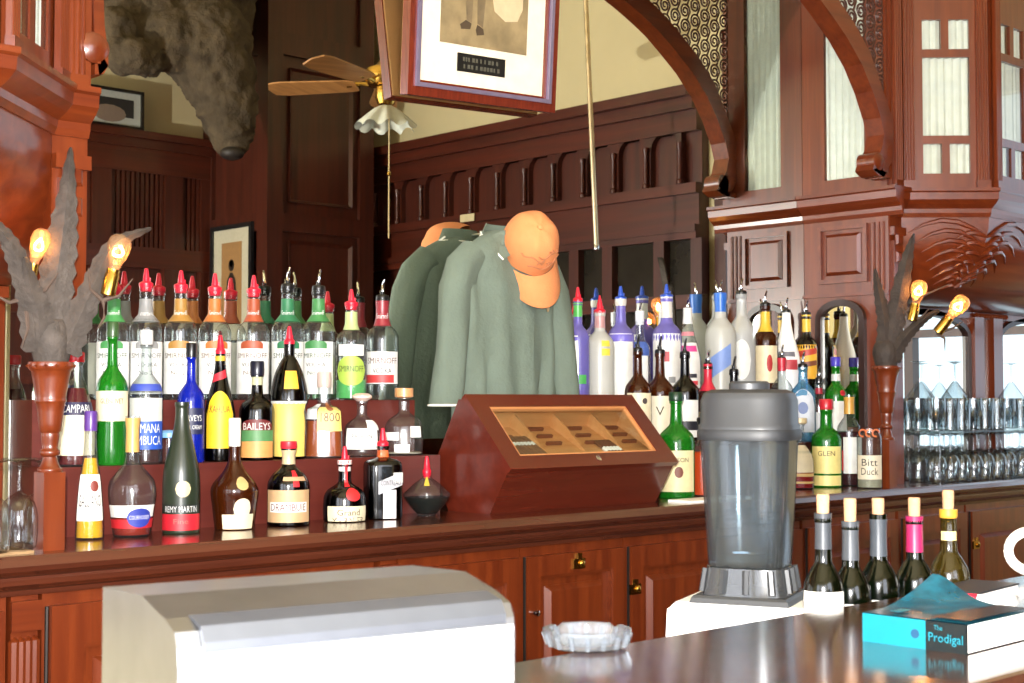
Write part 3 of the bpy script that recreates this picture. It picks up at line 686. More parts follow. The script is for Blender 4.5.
bottle(382, 3, 'vodka', 33, 280, 'clear', 'clear vodka bottle with red and white label at the right end beside the shirt', 'metal', labels=[(352, 384, 66, W_, {'text': [('SMIRNOFF', 361, 6, (170, 30, 40), .85), ('VODKA', 371, 5, (60, 60, 70), .5)]}), (375, 383, 64, (200, 60, 60), {'off': .0012, 'name': 'label_band', 'at': -20})], neck=((150, 46, 56), 301, 326, 'Smirnoff'))
# ---- lower step, left
bottle(76, 2, 'cone', 37, 352, 'clear', 'tall clear aperitif bottle with navy and cream label beside the left lamp pedestal', None, liq=((110, 16, 24), 388), labels=[(402, 415, 80, (34, 30, 70), {'text': [('CAMPARI', 408.5, 8, W_, .62)]}), (415, 455, 80, CRM)], capspec=('cyl', .02, (200, 30, 40)))
bottle(112, 2, 'whisky', 31, 322, 'green', 'bright green whisky bottle with plain cream label', None, liq=((20, 60, 16), 424), labels=[(391, 421, 78, CRM, {'text': [('GLENLIVET', 401, 5, (120, 90, 60), .55)]})], capspec=('cyl', .03, (60, 90, 50)))
bottle(146, 2, 'whisky', 33, 330, 'clear', 'clear anise liqueur bottle with bright blue label', None, labels=[(398, 421, 70, (222, 222, 214)), (421, 449, 72, (36, 84, 190), {'text': [('ROMANA', 428, 9, W_, .75), ('SAMBUCA', 440, 9, W_, .8)]}), (384, 391, 75, (60, 80, 180), {'name': 'collar_label'})], capspec=('cyl', .03, (225, 225, 225)))
bottle(191, 2, 'whisky', 27, 343, 'cobalt', 'cobalt blue sherry bottle with black cap', None, labels=[(408, 434, 60, (24, 30, 70), {'text': [('HARVEYS', 418, 6, W_, .8), ('BRISTOL CREAM', 427, 4, W_, .8)]})], capspec=('cyl', .03, (16, 16, 22)))
bottle(220, 2, 'taper', 30, 335, 'dark', 'dark brown coffee liqueur bottle with arched yellow label', 'red', labels=[(391, 448, 58, (240, 200, 40), {'shape': 'arch', 'text': [('KAHLUA', 409, 7, (190, 80, 30), .7)]}), (372, 380, 60, (200, 40, 56), {'shape': 'slant', 'name': 'neck_band'}), (356, 361, 180, (220, 180, 60), {'name': 'neck_ring'})])
bottle(257, 2, 'whisky', 35, 361, 'dark', 'dark cream liqueur bottle with green and orange label', None, labels=[(419, 432, 55, (110, 28, 30), {'shape': 'arch', 'text': [('BAILEYS', 426, 7, W_, .85)]}), (430, 443, 62, (84, 140, 84), {'off': .0011}), (441, 457, 60, (226, 160, 90), {'off': .0014}), (377, 385, 180, (200, 200, 160), {'name': 'neck_ring'})], capspec=('cyl', .032, (20, 22, 40)))
bottle(289, 2, 'waist', 38, 326, 'dark', 'waisted dark brown liqueur bottle with two yellow labels', 'red', labels=[(371, 389, 24, (238, 176, 50), {'at': 8}), (403, 456, 62, (244, 214, 110), {'text': [('TERS', 409, 4, (110, 80, 40), .3)]}), (401, 404, 66, W_, {'off': .0012, 'name': 'label_band'})])
bottle(324, 2, 'trap', 38, 372, 'clear', 'trapezoid tequila bottle half full of amber tequila', None, liq=((190, 90, 26), 421), labels=[(407, 431, 38, (244, 214, 120), {'at': 18, 'text': [('1800', 417, 9, (150, 70, 30), .75)]}), (404, 419, 26, (215, 215, 215), {'at': -48}), (402, 411, 12, (140, 80, 40), {'at': 20, 'off': .0014, 'shape': 'oval', 'name': 'seal'})], sq=4.5, ry=.7, capspec=('cyl', .035, (214, 190, 180)))
bottle(362, 2, 'tequila', 36, 393, 'clear', 'squat clear tequila bottle with pale pink round stopper', None, labels=[(428, 449, 50, W_, {'text': [('PATRON', 436, 4, (90, 100, 110), .6)]}), (420, 430, 22, W_, {'at': 40})], sq=3.0, ry=.8, capspec=('ball', .022, (244, 214, 200)))
bottle(404, 2, 'tequila', 39, 388, 'clear', 'squat clear tequila bottle with tan cork stopper beside the shirt', None, liq=((214, 206, 188), 452), labels=[(432, 440, 24, W_, {'at': -38}), (444, 452, 22, W_, {'at': -5}), (426, 437, 16, W_, {'at': 35})], sq=3.0, ry=.8, capspec=('cork', .024, (226, 164, 110)))
# ---- back counter, left
bottle(91, 1, 'slim', 28, 411, 'clear', 'slim yellow herbal liqueur bottle with purple cap', None, liq=((255, 205, 40), 458), labels=[(474, 520, 66, W_, {'text': [('GALLIANO', 500, 12, (110, 90, 90), .8)]}), (480, 491, 22, (130, 50, 40), {'at': 22, 'off': .0013, 'shape': 'oval', 'name': 'seal'})], capspec=('cyl', .038, (92, 52, 140)), neck=((220, 220, 220), 428, 431))
bottle(133, 1, 'bulb', 47, 416, 'clear', 'round-bellied cognac bottle with gold neck foil and blue oval label', None, liq=((170, 44, 24), 517), labels=[(504, 516, 74, W_), (507, 526, 36, (44, 60, 160), {'at': 22, 'off': .0013, 'shape': 'oval', 'text': [('COURVOISIER', 516, 4, (220, 220, 240), .8)]}), (518, 527, 80, (190, 30, 40))], neck=((214, 168, 96), 418, 452))
bottle(182, 1, 'burg', 37, 402, 'matte', 'satin dark green cognac bottle with red band and gold medallion', None, labels=[(513, 529, 74, (206, 30, 46), {'text': [('Fine', 520, 5, (240, 200, 180), .3)]}), (503, 512, 70, (34, 40, 34), {'rough': .3, 'text': [('REMY MARTIN', 508, 6, (220, 220, 220), .75)]}), (480, 496, 24, (222, 206, 160), {'at': 6, 'shape': 'oval', 'rough': .3, 'name': 'medallion'})])
bottle(235, 1, 'bell', 47, 418, 'brown', 'broad-shouldered brown liqueur bottle with white cap and wax seal', None, liq=((60, 24, 10), 500), labels=[(513, 530, 48, CRM, {'at': 14}), (497, 518, 24, CRM, {'at': 22, 'off': .0013, 'shape': 'oval'}), (476, 489, 17, (200, 170, 110), {'at': 22, 'shape': 'oval', 'name': 'wax_seal', 'off': .002})], capspec=('cyl', .058, (240, 236, 226)))
bottle(289, 1, 'squat', 42, 441, 'dark', 'squat black liqueur bottle with red cap and tan label', None, labels=[(489, 521, 72, (206, 168, 124)), (501, 511, 56, W_, {'off': .0012, 'text': [('DRAMBUIE', 506, 7, (200, 40, 50), .9)]}), (470, 486, 9, (214, 30, 40), {'at': 22, 'name': 'ribbon'}), (476, 480, 36, (200, 160, 120), {'at': 20, 'off': .0014, 'name': 'neck_strip'})], capspec=('cyl', .016, (210, 40, 56)), neck=((212, 190, 150), 450, 464))
bottle(345, 1, 'dome', 43, 446, 'dark', 'dark orange-liqueur bottle with red ribbon and seal, cream label', 'red', labels=[(505, 525, 62, CRM, {'at': 12, 'text': [('Grand', 511, 6, (120, 70, 50), .5), ('MARNIER', 519, 6, (110, 60, 40), .75)]}), (464, 486, 14, (220, 30, 40), {'at': 14, 'name': 'ribbon'}), (487, 500, 22, (220, 40, 44), {'at': 26, 'shape': 'oval', 'name': 'seal', 'off': .002})], neck=((240, 236, 230), 460, 471))
bottle(383, 1, 'block', 35, 428, 'dark', 'square dark orange-liqueur bottle with slanted white label', 'red', labels=[(489, 521, 20, (244, 240, 240), {'at': 8}), (476, 489, 36, (190, 190, 196), {'at': 10, 'shape': 'slant', 'off': .0014, 'text': [('COINTREAU', 482, 5, (40, 40, 60), .8)]}), (472, 482, 14, W_, {'at': 34, 'off': .0018})], neck=((230, 100, 40), 450, 457), sq=6.0, ry=1.0, turn=14)
d = bottle(427, 1, 'flask', 47, 456, 'clear', 'low pot-bellied glass decanter of dark liqueur with red pourer beside the humidor', 'red', liq=((14, 24, 16), 497), labels=[(477, 485, 11, (226, 196, 70), {'name': 'tag'})], name='decanter')
bx, by, bz = d.location
prof = [(.0755, .068), (.077, .070), (.077, .078), (.0755, .080)]
# ---- upper step, right of the shirt
bottle(578, 3, 'vodka', 23, 287, 'violet', 'violet-tinted bottle with lime green neck nearest the shirt', 'red', labels=[(336, 392, 30, W_, {'at': -30}), (375, 384, 20, (70, 170, 80), {'at': 25})], neck=((90, 190, 90), 303, 317))
bottle(600, 3, 'tall', 29, 297, 'frost', 'wide frosted bottle with big red pourer and small yellow label squares', 'redbig', labels=[(341, 347, 18, (230, 210, 70), {'at': 25}), (349, 356, 18, (230, 210, 70), {'at': 25})], neck=((200, 150, 150), 312, 328))
bottle(621, 3, 'vodka', 27, 286, 'violet', 'violet-shouldered bottle with blue pourer and white label, left of two alike', 'bluep', labels=[(334, 396, 60, W_)], neck=((225, 222, 214), 299, 306))
bottle(640, 3, 'vodka', 21, 303, 'clear', 'short clear bottle with blue patterned label between the two blue-pourer bottles', 'metal', labels=[(342, 356, 60, (70, 100, 180)), (356, 394, 50, W_)], neck=((225, 228, 236), 311, 325))
bottle(667, 3, 'vodka', 30, 284, 'violet', 'violet-shouldered bottle with blue pourer and red-stamped white label, right of two alike', 'bluep', labels=[(334, 396, 64, W_), (352, 362, 14, (190, 60, 70), {'at': -4, 'off': .0013}), (377, 383, 14, (150, 150, 150), {'at': 20, 'off': .0013})], neck=((225, 222, 214), 297, 318))
bottle(688, 3, 'taper', 27, 297, 'clear', 'clear bottle with white, pink and black banded label', 'metal', labels=[(332, 336, 60, (220, 140, 150)), (343, 388, 62, W_), (346, 352, 50, (224, 70, 150), {'off': .0013}), (374, 378, 40, (30, 30, 40), {'off': .0013}), (381, 385, 45, (220, 60, 70), {'off': .0013})], neck=((232, 232, 232), 308, 324))
bottle(721, 3, 'tall', 31, 281, 'frost', 'frosted vodka bottle with bright blue neck band', 'metal', labels=[(351, 372, 40, (120, 150, 215), {'shape': 'slant'})], neck=((40, 110, 210), 293, 312))
bottle(742, 3, 'tall', 28, 279, 'etch', 'etched clear vodka bottle with plain tall neck behind the blender', 'metal', labels=[(340, 380, 40, (228, 230, 228), {'shape': 'oval'})])
bottle(766, 3, 'vodka', 25, 291, 'brown', 'amber rum bottle with yellow neck and cream label with red figure', 'metal', liq=((170, 90, 20), 345), labels=[(346, 383, 62, (244, 228, 190)), (355, 372, 14, (190, 50, 50), {'at': 18, 'shape': 'oval', 'off': .0013})], neck=((236, 196, 60), 312, 332))
bottle(787, 3, 'taper', 27, 298, 'white', 'opaque white rum bottle with tapering neck', 'metal', labels=[(360, 370, 30, (200, 70, 80), {'at': 20}), (352, 357, 40, (120, 120, 130))])
bottle(807, 3, 'vodka', 22, 301, 'dark', 'black liqueur bottle with yellow neck and orange patterned label by the alcove side', 'metal', labels=[(345, 379, 64, (238, 180, 50)), (350, 356, 60, (190, 60, 40), {'off': .0013, 'shape': 'slant'}), (362, 367, 60, (120, 60, 30), {'off': .0013, 'shape': 'slant'})], neck=((238, 196, 60), 315, 332))
# ---- lower step, right
bottle(638, 2, 'whisky', 27, 336, 'brown', 'brown whisky bottle with cream label touching the humidor corner', 'black', labels=[(393, 434, 62, CRM, {'at': 10}), (398, 404, 12, (70, 60, 60), {'at': 30, 'off': .0013, 'shape': 'oval'})], liq=((120, 50, 12), 386))
bottle(660, 2, 'whisky', 29, 338, 'brown', 'brown whisky bottle with broad cream label, middle of three', 'black', labels=[(396, 438, 66, (240, 230, 204), {'text': [('V', 411, 9, (150, 130, 90), .25)]})], liq=((110, 44, 12), 392))
bottle(685, 2, 'whisky', 29, 340, 'dark', 'dark whisky bottle with white and black banded label', 'black', labels=[(400, 421, 62, W_), (421, 430, 62, (26, 28, 40)), (430, 437, 62, W_)])
bottle(708, 2, 'whisky', 25, 350, 'brown', 'whisky bottle with bright red neck foil left of the blender', 'metal', labels=[(412, 436, 60, (230, 206, 140))], neck=((206, 34, 60), 364, 391))
bottle(734, 2, 'whisky', 26, 358, 'dark', 'dark-necked bottle mostly hidden behind the blender lid', 'black', labels=[(408, 436, 60, W_)])
bottle(782, 2, 'tall', 22, 345, 'clear', 'small clear bottle with red neck right of the blender lid', 'metal', labels=[(404, 432, 55, W_)], neck=((200, 40, 60), 358, 371))
bottle(803, 2, 'tall', 25, 352, 'sky', 'pale blue gin bottle with grey arched label', 'metal', labels=[(389, 432, 48, (196, 202, 212), {'shape': 'arch'}), (402, 414, 22, (90, 110, 160), {'off': .0013, 'shape': 'oval'})], sq=4.0)
bottle(819, 2, 'tall', 19, 366, 'clear', 'clear bottle with red collar behind the green whisky bottle', 'metal', neck=((170, 40, 60), 388, 394), labels=[(412, 436, 50, (210, 212, 214))])
bottle(836, 2, 'wine', 22, 357, 'green', 'green wine-shaped bottle with violet cap and white label', None, labels=[(401, 431, 66, W_), (390, 396, 18, (190, 30, 50), {'at': 40, 'shape': 'oval'})], capspec=('cyl', .03, (70, 60, 190)), neck=((225, 225, 225), 374, 381), Y=-.182)
# ---- back counter, right
bottle(676, 1, 'whisky', 37, 392, 'green', 'green whisky bottle with cream label at the right end of the humidor', None, liq=((16, 50, 20), 447), labels=[(450, 491, 66, (240, 226, 176), {'text': [('JAMESON', 460, 6, (90, 110, 80), .6)]}), (466, 477, 14, (120, 60, 40), {'at': 8, 'off': .0013, 'shape': 'oval'})], capspec=('cyl', .025, (30, 60, 40)))
bottle(702, 1, 'squat', 31, 404, 'clear', 'amber whiskey bottle half hidden by the blender jar', 'metal', liq=((236, 84, 10), 452))
bottle(800, 1, 'dome', 27, 418, 'clear', 'red liqueur bottle with cream label right beside the blender', None, liq=((190, 20, 24), 446), labels=[(445, 472, 68, CRM), (473, 476, 70, (230, 190, 120)), (481, 483, 70, (230, 190, 120))], capspec=('cork', .018, (226, 206, 160)))
bottle(826, 1, 'wine', 30, 399, 'green', 'green whisky bottle with red cap and pale yellow label', None, liq=((20, 80, 20), 440), labels=[(446, 473, 66, (238, 220, 140), {'text': [('GLEN', 453, 5, (130, 110, 60), .5)]}), (475, 485, 66, (238, 220, 140))], capspec=('cyl', .032, (200, 36, 50)))
bottle(849, 1, 'wine', 25, 395, 'clear', 'clear bottle of dark red liqueur with gold neck foil and white label', None, liq=((70, 12, 20), 432), labels=[(437, 473, 50, W_, {'at': 22}), (450, 470, 30, (206, 40, 40), {'at': -55})], neck=((214, 160, 70), 397, 414), Y=-.312)
# ---- jars
jr = bottle(869, 1, 'jar', 25, 428, 'clear', 'stout glass jar with handwritten cream label and orange plastic clips', None, liq=((200, 196, 172), 470), labels=[(455, 479, 66, (236, 226, 200), {'name': 'handwritten_label', 'text': [('Bitt', 462, 7, (120, 110, 100), .55), ('Duck', 471, 7, (120, 110, 100), .6)]})], name='storage_jar', Y=-.45)
H = .10
for i, (dx, ang) in enumerate(((-.022, .5), (0.0, 0), (.022, -.4))):
    pts = [(dx+.012*math.cos(a), -.01+.004*i, .19+.012*math.sin(a)) for a in [PI*2*k/14 for k in range(12)]]
    MB().tube(pts, .0032, 6).build('orange_clip', pm('orange_plastic', (240, 110, 30), .4), jr, True)
jl = thing('lidded_glass', (onY(169, 440, -.165).x, -.165, Z2), 'small clear glass jar with pale blue lid between the bottles', 'jar')
MB().lathe(smooth_prof([(0, 0), (.022, 0), (.024, .003), (.026, .06), (.026, .066)]), 20).build('glass', GLASSW, jl, True)
MB().lathe([(.0265, .060), (.028, .061), (.028, .072), (.022, .077), (0, .079)], 20).build('lid', pm('pale_blue_plastic', (110, 160, 210), .4), jl, True)
# ================================================================== HUMIDOR
hx0, hx1 = 2.615, 3.285
yf, yr, yk = 2.790-3.25, 2.968-3.25, 3.095-3.25       # lip, ridge, back of the widest line
zl, zr = 1.212, 1.402
hb0, hb1 = 2.862-3.25, 3.03-3.25
hm = thing('humidor', (hx0, hb0, ZC), 'lacquered counter humidor with sloping glass lid and cigars inside', 'humidor')
TH = Matrix.Translation((-hx0, -hb0, -ZC)); L_ = hx1-hx0; th = .014
def quadplate(a, b, x0, x1, t_in):
    """board between two (y,z) points, thickened inwards by t_in"""
    d = Vector((b[0]-a[0], b[1]-a[1])).normalized(); n = Vector((-d.y, d.x))*t_in
    return [(a[0], a[1]), (b[0], b[1]), (b[0]+n.x, b[1]+n.y), (a[0]+n.x, a[1]+n.y)]
side = [(hb0, ZC), (hb1, ZC), (yk, zl), (yr+.02, zr), (yr, zr), (yf, zl)]
for x in (hx0, hx1-th): MB(TH).prism(side, x, x+th, 'yz').build('side_panel', HUM, hm)
HB = hx0+th; HE = hx1-th
MB(TH).prism(quadplate((hb0, ZC), (yf, zl), 0, 0, -th), HB, HE, 'yz').build('front_panel', HUM, hm)
MB(TH).prism(quadplate((hb1, ZC), (yk, zl), 0, 0, th), HB, HE, 'yz').build('back_panel', HUM, hm)
MB(TH).prism(quadplate((yk, zl), (yr+.02, zr), 0, 0, th), HB, HE, 'yz').build('rear_slope', HUM, hm)
MB(TH).box(HB, HE, hb0+.016, hb1-.016, ZC, ZC+.012).build('base_board', HUM, hm)
# lid: frame on the front slope with a pane
sl = Vector((0, yr-yf, zr-zl)); SLn = sl.length; sl.normalize(); nr = Vector((0, -sl.z, sl.y))
TLd = TH @ Matrix(((1, 0, 0, hx0), (0, -nr.y, sl.y, yf), (0, -nr.z, sl.z, zl), (0, 0, 0, 1)))    # local x, -y out, z up the slope
lid = MB(TLd).ring(-.004, L_+.004, -.006, SLn+.004, .062, -.016, .001, .045).build('lid', HUM, hm)
MB(TLd).ring(.058, L_-.058, .039, SLn-.041, .007, -.013, .001).build('lid_bead', pm('tan_bead', (190, 130, 80), .4), lid)
MB(TLd).box(.06, L_-.06, -.006, -.003, .041, SLn-.043).build('pane', PANE, lid)
MB(TLd).lathe([(0, 0), (.009, 0), (.010, .002), (.006, .003), (0, .003)], 14, c=(L_*.52, -.016, .020), axis=Matrix.Rotation(PI/2, 3, 'X')).build('lock', CHROME, lid, True)
# cedar tray, dividers and their slots
ta, tb = (yf+.046, zl+.026), (yr+.034, zr-.078)          # tray rises towards the back
MB(TH).prism(quadplate(ta, tb, 0, 0, -.006), HB, HE, 'yz').build('cedar_tray', CEDAR, hm)
MB(TH).prism(quadplate(tb, (yr+.010, zr-.026), 0, 0, -.005), HB, HE, 'yz').build('cedar_back', CEDAR, hm)
MB(TH).prism([(ta[0]-.001, ta[1]), (ta[0]-.001, zl-.02), (ta[0]-.006, zl-.02), (ta[0]-.006, ta[1])], HB, HE, 'yz').build('cedar_apron', CEDAR, hm)
for x in (HB, HE-.004): MB(TH).prism([(ta[0], ta[1]), tb, (yr+.008, zr-.030)], x, x+.004, 'yz').build('cedar_end', CEDAR, hm)
tdir = Vector((0, tb[0]-ta[0], tb[1]-ta[1])); tlen = tdir.length; tdir.normalize(); tn = Vector((0, -tdir.z, tdir.y)); tang = math.atan2(tdir.z, tdir.y)
divs = [hx0+.045+.158*i for i in range(4)]
for x in divs: MB(TH).prism([(ta[0]+.004, ta[1]+.003), (tb[0], tb[1]+.001), (tb[0]-.012, tb[1]+.040), (tb[0]-.05, tb[1]+.012)], x, x+.008, 'yz').build('divider', CEDAR, hm)
DARKW = pm('slot_dark', (120, 66, 38), .7)
TT_ = TH @ Matrix(((1, 0, 0, 0), (0, tdir.y, tn.y, ta[0]), (0, tdir.z, tn.z, ta[1]), (0, 0, 0, 1)))      # local x, up the tray, off the tray
for i, x in enumerate(divs):
    for q in range(3 if i else 2): MB(TT_).box(x+.05, x+.108, tlen-.03-q*.042, tlen-.022-q*.042, .0005, .010).build('slot_bar', DARKW, hm)
CIGM = pm('tobacco', (104, 66, 40), .8, var=.25, scale=90, bump=.3)
ORD = ('first', 'second', 'third', 'fourth', 'fifth', 'sixth', 'seventh', 'eighth', 'ninth', 'tenth', 'eleventh', 'twelfth', 'thirteenth', 'fourteenth')
def cigar(x, u, l, band, label, grp):
    o = Vector((x, ta[0], ta[1]))+tdir*u+tn*.001
    t = thing('cigar', tuple(o), label, 'cigar', grp); t.rotation_euler = (tang, 0, 0)
    MB().tube([(0, 0, .006), (0, .004, .006), (0, l*.9, .006), (0, l, .006)], [.004, .006, .006, .002], 8).build('wrapper', CIGM, t, True)
    w0, w1 = (.008, .030) if band == 'w' else (.05, .066)
    MB().tube([(0, w0, .006), (0, w1, .006)], .0064, 8).build('band', WHITE if band == 'w' else pm('silver_band', (206, 206, 200), .4), t, True)
for i in range(7): cigar(divs[1]-.092+.0138*i, .012, .105, 's', 'brown cigar with silver band, %s from the left in the big bundle' % ORD[i], 'cigars in the left compartment')
for i in range(5): cigar(divs[2]+.088+.0138*i, .008, .075, 'w', 'brown cigar with broad white band, %s from the left in its row' % ORD[i], 'cigars in the right compartment')
# ================================================================== SHIRT AND CAP
SHIRT = pm('grey_green_cotton', (98, 110, 98), .9, var=.05, scale=14, bump=.25, bscale=90)
TRIM = pm('white_piping', (236, 232, 222), .8)
sx = (onY(438, 320, -.12).x+onY(573, 320, -.12).x)/2; sy = -.104
sh = thing('polo_shirt', (sx, sy, 1.285), 'grey-green long-sleeved polo shirt with white piping hung in front of the mirror', 'shirt')
zz = lambda y: onY(505, y, sy).z-1.285
def loft(rings, name, mat, parent, closed=True, cap=True):
    n = len(rings[0]); m = MB(); vs = [p for r in rings for p in r]
    fs = [(i*n+k, i*n+(k+1) % n, (i+1)*n+(k+1) % n, (i+1)*n+k) for i in range(len(rings)-1) for k in range(n)]
    if cap: fs += [tuple(range(n)), tuple((len(rings)-1)*n+k for k in range(n))]
    return m.add(vs, fs).build(name, mat, parent, True, ang=70)
rings = []
zneck = zz(232)
rows_ = [(0, .20, .048), (.06, .20, .05), (.15, .20, .053), (.25, .20, .056), (.35, .20, .058), (.43, .20, .058), (zneck-.16, .20, .058), (zneck-.11, .19, .054), (zneck-.07, .165, .05), (zneck-.035, .125, .046), (zneck-.012, .08, .042), (zneck, .06, .04)]
for z, hw, hd in rows_:
    r = []
    for k in range(48):
        a = 2*PI*k/48; x = hw*math.cos(a); y = hd*math.sin(a)
        u = x/.215; low = max(0, 1-z/.5)
        fold = (.016*math.sin(13*u+6*z)+.010*math.sin(25*u+1.3-7*z))*(.25+low)*(1 if math.sin(a) < 0 else .4)
        drape = .012*math.sin((u*1.5+z*5.5)*5)*(1-low)*.7
        r.append((x, y+fold+drape, z))
    rings.append(r)
loft(rings, 'torso', SHIRT, sh)
def sleeve(sg):
    pts = [(.12*sg, 0, zneck-.078), (.165*sg, 0, zneck-.115), (.195*sg, -.004, zneck-.175), (.212*sg, -.010, zneck-.27), (.222*sg, -.014, zneck-.36), (.232*sg, -.016, zneck-.45), (.24*sg, -.018, zneck-.515)]
    rad = [(.052, .040), (.056, .046), (.050, .048), (.047, .044), (.047, .042), (.05, .04), (.054, .038)]; R = []
    for i, (p, q) in enumerate(zip(pts, rad)):
        tl = .9 if i == 0 else .55 if i == 1 else .25 if i == 2 else 0
        ring = []
        for k in range(24):
            a = 2*PI*k/24; f = 1+.09*math.sin(3*a+i*1.1)+.05*math.sin(5*a-i)
            ring.append((p[0]+q[0]*f*math.cos(a)*math.cos(tl), p[1]+q[1]*f*math.sin(a), p[2]+q[0]*math.cos(a)*math.sin(tl)*sg))
        R.append(ring)
    s = loft(R, 'sleeve', SHIRT, sh, cap=False)
    MB().tube(R[-1]+R[-1][:1], .0035, 6).build('cuff_piping', TRIM, s, True)
sleeve(-1); sleeve(1)
# collar: two fold-over leaves and a stand, each with piping
cz_ = zneck-.012
lf = [(-.075, .03, cz_+.012), (-.095, -.012, cz_-.016), (-.060, -.052, cz_-.075), (-.008, -.056, cz_-.045), (-.035, -.03, cz_+.012)]
for sg in (1, -1):
    P = [(x*sg, y, z) for x, y, z in lf]; Q = [(x, y-.006, z-.004) for x, y, z in P]; n = 5
    c_ = MB().add(P+Q, [(0, 1, 2, 3, 4), (9, 8, 7, 6, 5)]+[(i, i+5, (i+1) % 5+5, (i+1) % 5) for i in range(5)]).build('collar_leaf', SHIRT, sh)
    MB().tube([Q[0], Q[1], Q[2]], .0028, 6).build('piping', TRIM, c_, True)
cb = [(.085*math.cos(a), .036*math.sin(a)+.004, cz_+.0) for a in [PI*k/16 for k in range(17)]]
MB().add([p for p in cb]+[(x*.8, y*.85, z+.035) for x, y, z in cb], [(i, i+1, 18+i, 17+i) for i in range(16)]).build('collar_back', SHIRT, sh, True)
MB().tube([(x*1.01, y+.004, z-.004) for x, y, z in cb], .0028, 6).build('collar_piping', TRIM, sh, True)
MB().tube([(.125, -.050, zneck-.20), (.135, -.049, zneck-.215), (.13, -.05, zneck-.235)], [.003, .007, .003], 6).build('chest_emblem', pm('emblem_thread', (150, 130, 96), .8), sh, True)
hk = thing('coat_hanger', (sx, -.11, 1.285+zneck), 'wire coat hanger carrying the shirt, hidden under the cap', 'hanger')
MB().tube([(-.13, 0, -.06), (0, 0, 0), (.13, 0, -.06)], .003, 6).build('shoulder_wire', STEEL, hk, True)
MB().tube([(0, 0, -.003), (.02, .03, .006), (.03, .07, .008), (.03, .108, .008)], .003, 6).build('hook', STEEL, hk, True)
# cap: hangs over the collar with the brim pointing down and out
CAPM = pm('peach_cotton', (214, 134, 82), .85, var=.04, scale=40, bump=.15, bscale=150)
cpz = onY(533, 250, -.20); 
cp = thing('baseball_cap', (cpz.x+.035, -.205, cpz.z-.03), 'faded orange baseball cap hung over the collar of the shirt, brim down', 'cap')
M_ = Matrix.Rotation(math.radians(-28), 4, 'Z') @ Matrix.Rotation(math.radians(62), 4, 'X') @ Matrix.Rotation(math.radians(6), 4, 'Y')
M_ = Matrix.Translation((-.012, .045, .045)) @ Matrix.Rotation(math.radians(-14), 4, 'Y') @ M_ @ Matrix.Scale(1.12, 4)
dome = []
for i in range(10):
    f = i/9*PI/2; r_, h_ = .078*math.cos(f)**.75, .108*math.sin(f)
    dome.append([(r_*math.cos(a)*.95, r_*math.sin(a)*1.12, h_+.004*math.cos(6*a)*math.cos(f)) for a in [2*PI*k/36 for k in range(36)]])
m = MB(M_); n = 36; vs = [p for r in dome for p in r]
m.add(vs, [(i*n+k, i*n+(k+1) % n, (i+1)*n+(k+1) % n, (i+1)*n+k) for i in range(9) for k in range(n)]); m.build('crown', CAPM, cp, True, ang=80)
br = []; nb = 20; L1 = []; L2 = []
for k in range(nb+1):
    a = PI+.16+(PI-.32)*k/nb; c_, s_ = math.cos(a), math.sin(a)
    e = math.sin((a-PI))**.7
    L1.append((.076*c_, .088*s_, .0-.014*abs(c_)**2)); L2.append((.082*c_, .088*s_-.085*e, -.006-.034*abs(c_)**2-.012*e))
vs = L1+L2+[(x, y, z-.004) for x, y, z in L1]+[(x, y, z-.004) for x, y, z in L2]; N1 = nb+1
fs = [(i, i+1, N1+i+1, N1+i) for i in range(nb)]+[(2*N1+i, 3*N1+i, 3*N1+i+1, 2*N1+i+1) for i in range(nb)]+[(N1+i, N1+i+1, 3*N1+i+1, 3*N1+i) for i in range(nb)]
MB(M_).add(vs, fs).build('brim', CAPM, cp, True, ang=80)
MB(M_).lathe([(.009, .106), (.008, .111), (0, .113)], 12).build('top_button', CAPM, cp, True)
EMB = pm('embroidery', (176, 112, 72), .8)
for q in range(6):
    pts = []
    for k in range(8):
        a = -PI/2+.5*math.sin(q*1.7)+.16*(k-3.5)*math.cos(q*.9); f = .35+.09*q+.05*math.sin(k*1.3+q)
        r_, h_ = .0795*math.cos(f)**.75, .11*math.sin(f); pts.append((r_*math.cos(a)*.95, r_*math.sin(a)*1.12, h_))
    MB(M_).tube(pts, .0022, 5).build('stitching', EMB, cp, True)
# ================================================================== FRAMED PHOTOGRAPH leaning out from the mirror
fw, fh = .575, .74; lean = math.radians(6)
fb = onY(478, 96, -.12)
x_l, x_r = onY(403, 88, -.034).x, onY(550, 108, -.034).x; fw = x_r-x_l; zb_ = onY(478, 103, -.034).z
fr = thing('framed_photograph', (x_l, -.034, zb_), 'framed sepia photograph with black plaque tilting forward in front of the mirror', 'picture')
TF = Matrix.Rotation(lean, 4, 'X') @ Matrix.Translation((fw*.6, 0, 0)) @ Matrix.Rotation(math.radians(-2.5), 4, 'Y') @ Matrix.Translation((-fw*.6, 0, 0))
FRM = wood('frame_wood', (88, 30, 18), (116, 44, 26), 'z', .25, .5, 3); SILV = pm('violet_silver_lip', (150, 140, 168), .3, .6)
MB(TF).ring(0, fw, 0, fh, .028, -.022, .012).build('outer_moulding', FRM, fr)
MB(TF).ring(.026, fw-.026, .026, fh-.026, .012, -.030, -.004).build('inner_moulding', SILV, fr)
MB(TF).ring(.036, fw-.036, .036, fh-.036, .010, -.018, -.002).build('dark_lip', FRM, fr)
MB(TF).box(.03, fw-.03, -.006, -.001, .03, fh-.03).build('mat_board', pm('mat_board', (240, 226, 200), .7), fr)
MB(TF).box(.004, fw-.004, .012, .018, .004, fh-.004).build('backing', pm('kraft_backing', (180, 130, 80), .8), fr)
